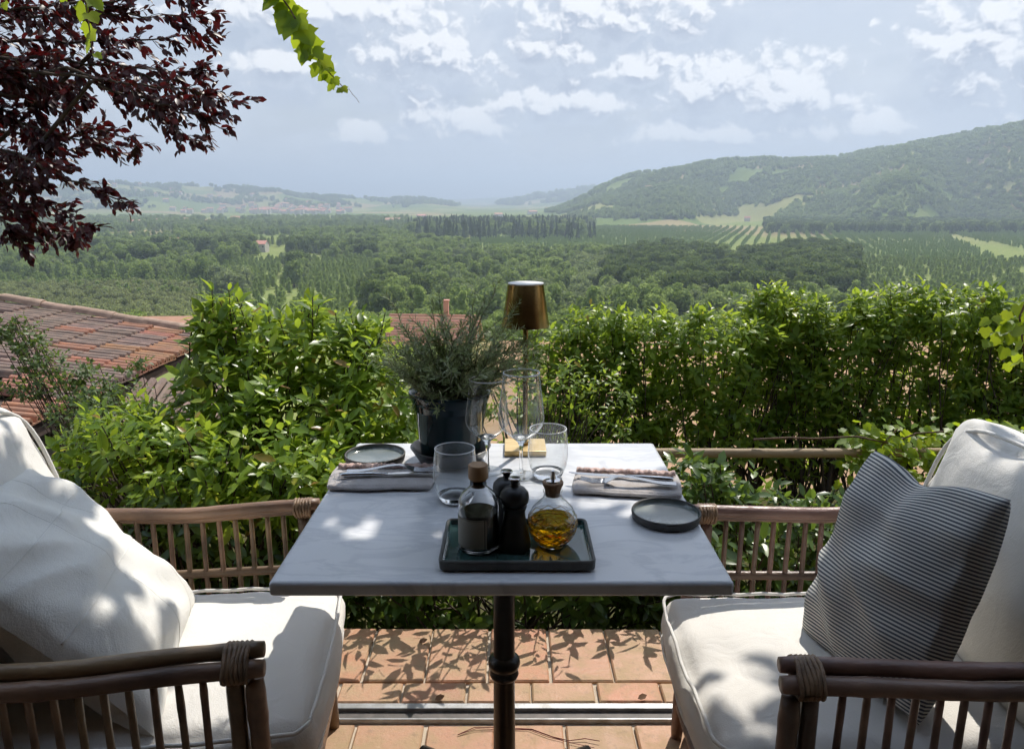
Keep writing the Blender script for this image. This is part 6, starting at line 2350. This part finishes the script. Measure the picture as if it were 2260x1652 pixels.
# ------------------------------------------------------------------ the old tiled roof next door
def build_old_roof():
    t = thing('old_tiled_house', 'neighbouring house with old weathered tiled roof below the terrace', 'house', (0, 0, 0))
    Y0, Y1 = 3.7, 8.75
    X0, X1 = -7.6, -3.42                              # the slope falls towards +x
    slope = 0.17
    zt = lambda x: CAM_H - 1.506 - slope * (x + 3.83)
    ang = math.atan(slope)
    MB().box((X0 - 2, Y0 + 0.25, -5.0), (X1 - 0.25, Y1 - 0.25, zt(X1) - 0.45)).build('wall', M['plaster'], t)
    mb = MB()
    mb.add([(X0, Y0, zt(X0) - 0.12), (X1 - 0.05, Y0, zt(X1) - 0.12), (X1 - 0.05, Y1, zt(X1) - 0.12), (X0, Y1, zt(X0) - 0.12), (X0, Y0, zt(X0) - 0.05), (X1 - 0.05, Y0, zt(X1) - 0.05), (X1 - 0.05, Y1, zt(X1) - 0.05), (X0, Y1, zt(X0) - 0.05)],
           [(0, 3, 2, 1), (4, 5, 6, 7), (0, 1, 5, 4), (1, 2, 6, 5), (2, 3, 7, 6), (3, 0, 4, 7)])
    rf = mb.build('roof', M['underlay'], t)

    def tile(L, r0, r1, mat, nm, rolls=(0.0,), hz=0.78):
        V, F = [], []
        n = 6
        for yc in rolls:
            b = len(V)
            for (x, r, zo) in ((0.0, r0, 0.0), (L, r1, 0.0), (0.0, r0 - 0.012, -0.004), (L, r1 - 0.012, -0.004)):
                for k in range(n):
                    a = math.pi * k / (n - 1)
                    V.append((x, yc - r * math.cos(a), r * hz * math.sin(a) + zo))
            for k in range(n - 1):
                F += [(b + k, b + n + k, b + n + k + 1, b + k + 1), (b + 2 * n + k, b + 2 * n + k + 1, b + 3 * n + k + 1, b + 3 * n + k), (b + n + k, b + 3 * n + k, b + 3 * n + k + 1, b + n + k + 1), (b + k, b + k + 1, b + 2 * n + k + 1, b + 2 * n + k)]
            F += [(b, b + 2 * n, b + 3 * n, b + n), (b + n - 1, b + 2 * n - 1, b + 4 * n - 1, b + 3 * n - 1)]
        if len(rolls) > 1:                             # the flat bed that joins the rolls
            b = len(V)
            w = abs(rolls[0]) * 2
            V += [(0, -w, 0.002), (L, -w, 0.002), (L, w, 0.002), (0, w, 0.002), (0, -w, -0.010), (L, -w, -0.010), (L, w, -0.010), (0, w, -0.010)]
            F += [(b, b + 1, b + 2, b + 3), (b + 7, b + 6, b + 5, b + 4), (b + 1, b + 5, b + 6, b + 2), (b, b + 4, b + 5, b + 1), (b + 3, b + 2, b + 6, b + 7), (b, b + 3, b + 7, b + 4)]
        me = bpy.data.meshes.new(nm)
        me.from_pydata(V, [], F)
        me.materials.append(mat)
        me.polygons.foreach_set('use_smooth', np.ones(len(me.polygons), bool))
        me.set_sharp_from_angle(angle=R(50))
        return me
    a_, b_ = [tile(0.385, 0.036, 0.034, M[k], 'roof_tile', (-0.0515, 0.0515), 1.6) for k in ('rooftile', 'rooftile_red')]
    g = np.random.default_rng(12)
    ys = np.arange(Y0 + 0.12, Y1 - 0.10, 0.207)
    courses = np.arange(X1 - 0.40, X0, -0.34)
    cand = []
    for ci, x in enumerate(courses):
        for y in ys:
            cand.append((ci, x, y))
    # those that show come first
    def vis(c):
        u, v = px(c[1], c[2], zt(c[1]))
        return not (-60 < u < 520)
    cand = [c for c in cand if not vis(c)]
    cand.sort(key=lambda c: math.hypot(c[1], c[2]))
    rest = MB()
    near = [c for c in cand if px(c[1], c[2], zt(c[1]))[1] < 960]
    for n, (ci, x, y) in enumerate(near):
        red = (ci < 4 and y > 5.0 and g.random() < 0.6 - 0.15 * ci) or g.random() < 0.03
        o = bpy.data.objects.new('roof_tile', b_ if red else a_)
        o.location = (x + g.normal(0, 0.004), y + g.normal(0, 0.003), zt(x) - 0.022 + g.normal(0, 0.002))
        o.rotation_euler = (g.normal(0, 0.03), ang - 0.060 + g.normal(0, 0.008), g.normal(0, 0.02))
        if n < 360:
            link(o, rf)
    # ridge tiles along the verge
    rt = tile(0.46, 0.075, 0.088, M['ridgetile'], 'ridge_tile')
    for i in range(11):
        x = X1 - 0.42 - i * 0.40
        o = link(bpy.data.objects.new('ridge_tile', rt), rf)
        o.location = (x, Y1 - 0.03, zt(x) + 0.055 + 0.012 * math.sin(i * 3))
        o.rotation_euler = (0, ang + 0.02, g.normal(0, 0.03))
    # lower lean-to with small ribbed tiles below the eave
    l = thing('lean_to_roof', 'small ribbed tile lean-to just below the old roof eave', 'roof', (0, 0, 0))
    p0, p1 = at(415, 850, 6.6), at(300, 905, 6.6)
    mb = MB().box((-4.3, 6.3, p1[2] - 0.06), (-2.6, 6.9, p1[2] - 0.01))
    mb.build('roof', M['rooftile'], l)
    rib = bpy.data.meshes.new('roof_tile')
    q = MB().tube([(0, -0.32, -0.03), (0, 0.32, 0.20)], 0.035, 6)
    rib.from_pydata(q.v, [], q.f)
    rib.materials.append(M['rooftile'])
    for i in range(17):
        o = link(bpy.data.objects.new('roof_tile', rib), l)
        o.location = (-4.2 + i * 0.095, 6.6, p1[2] + 0.0)
    MB().box((-4.3, 6.5, -5), (-2.7, 6.88, p1[2] - 0.062)).build('wall', M['plaster'], l)


build_old_roof()
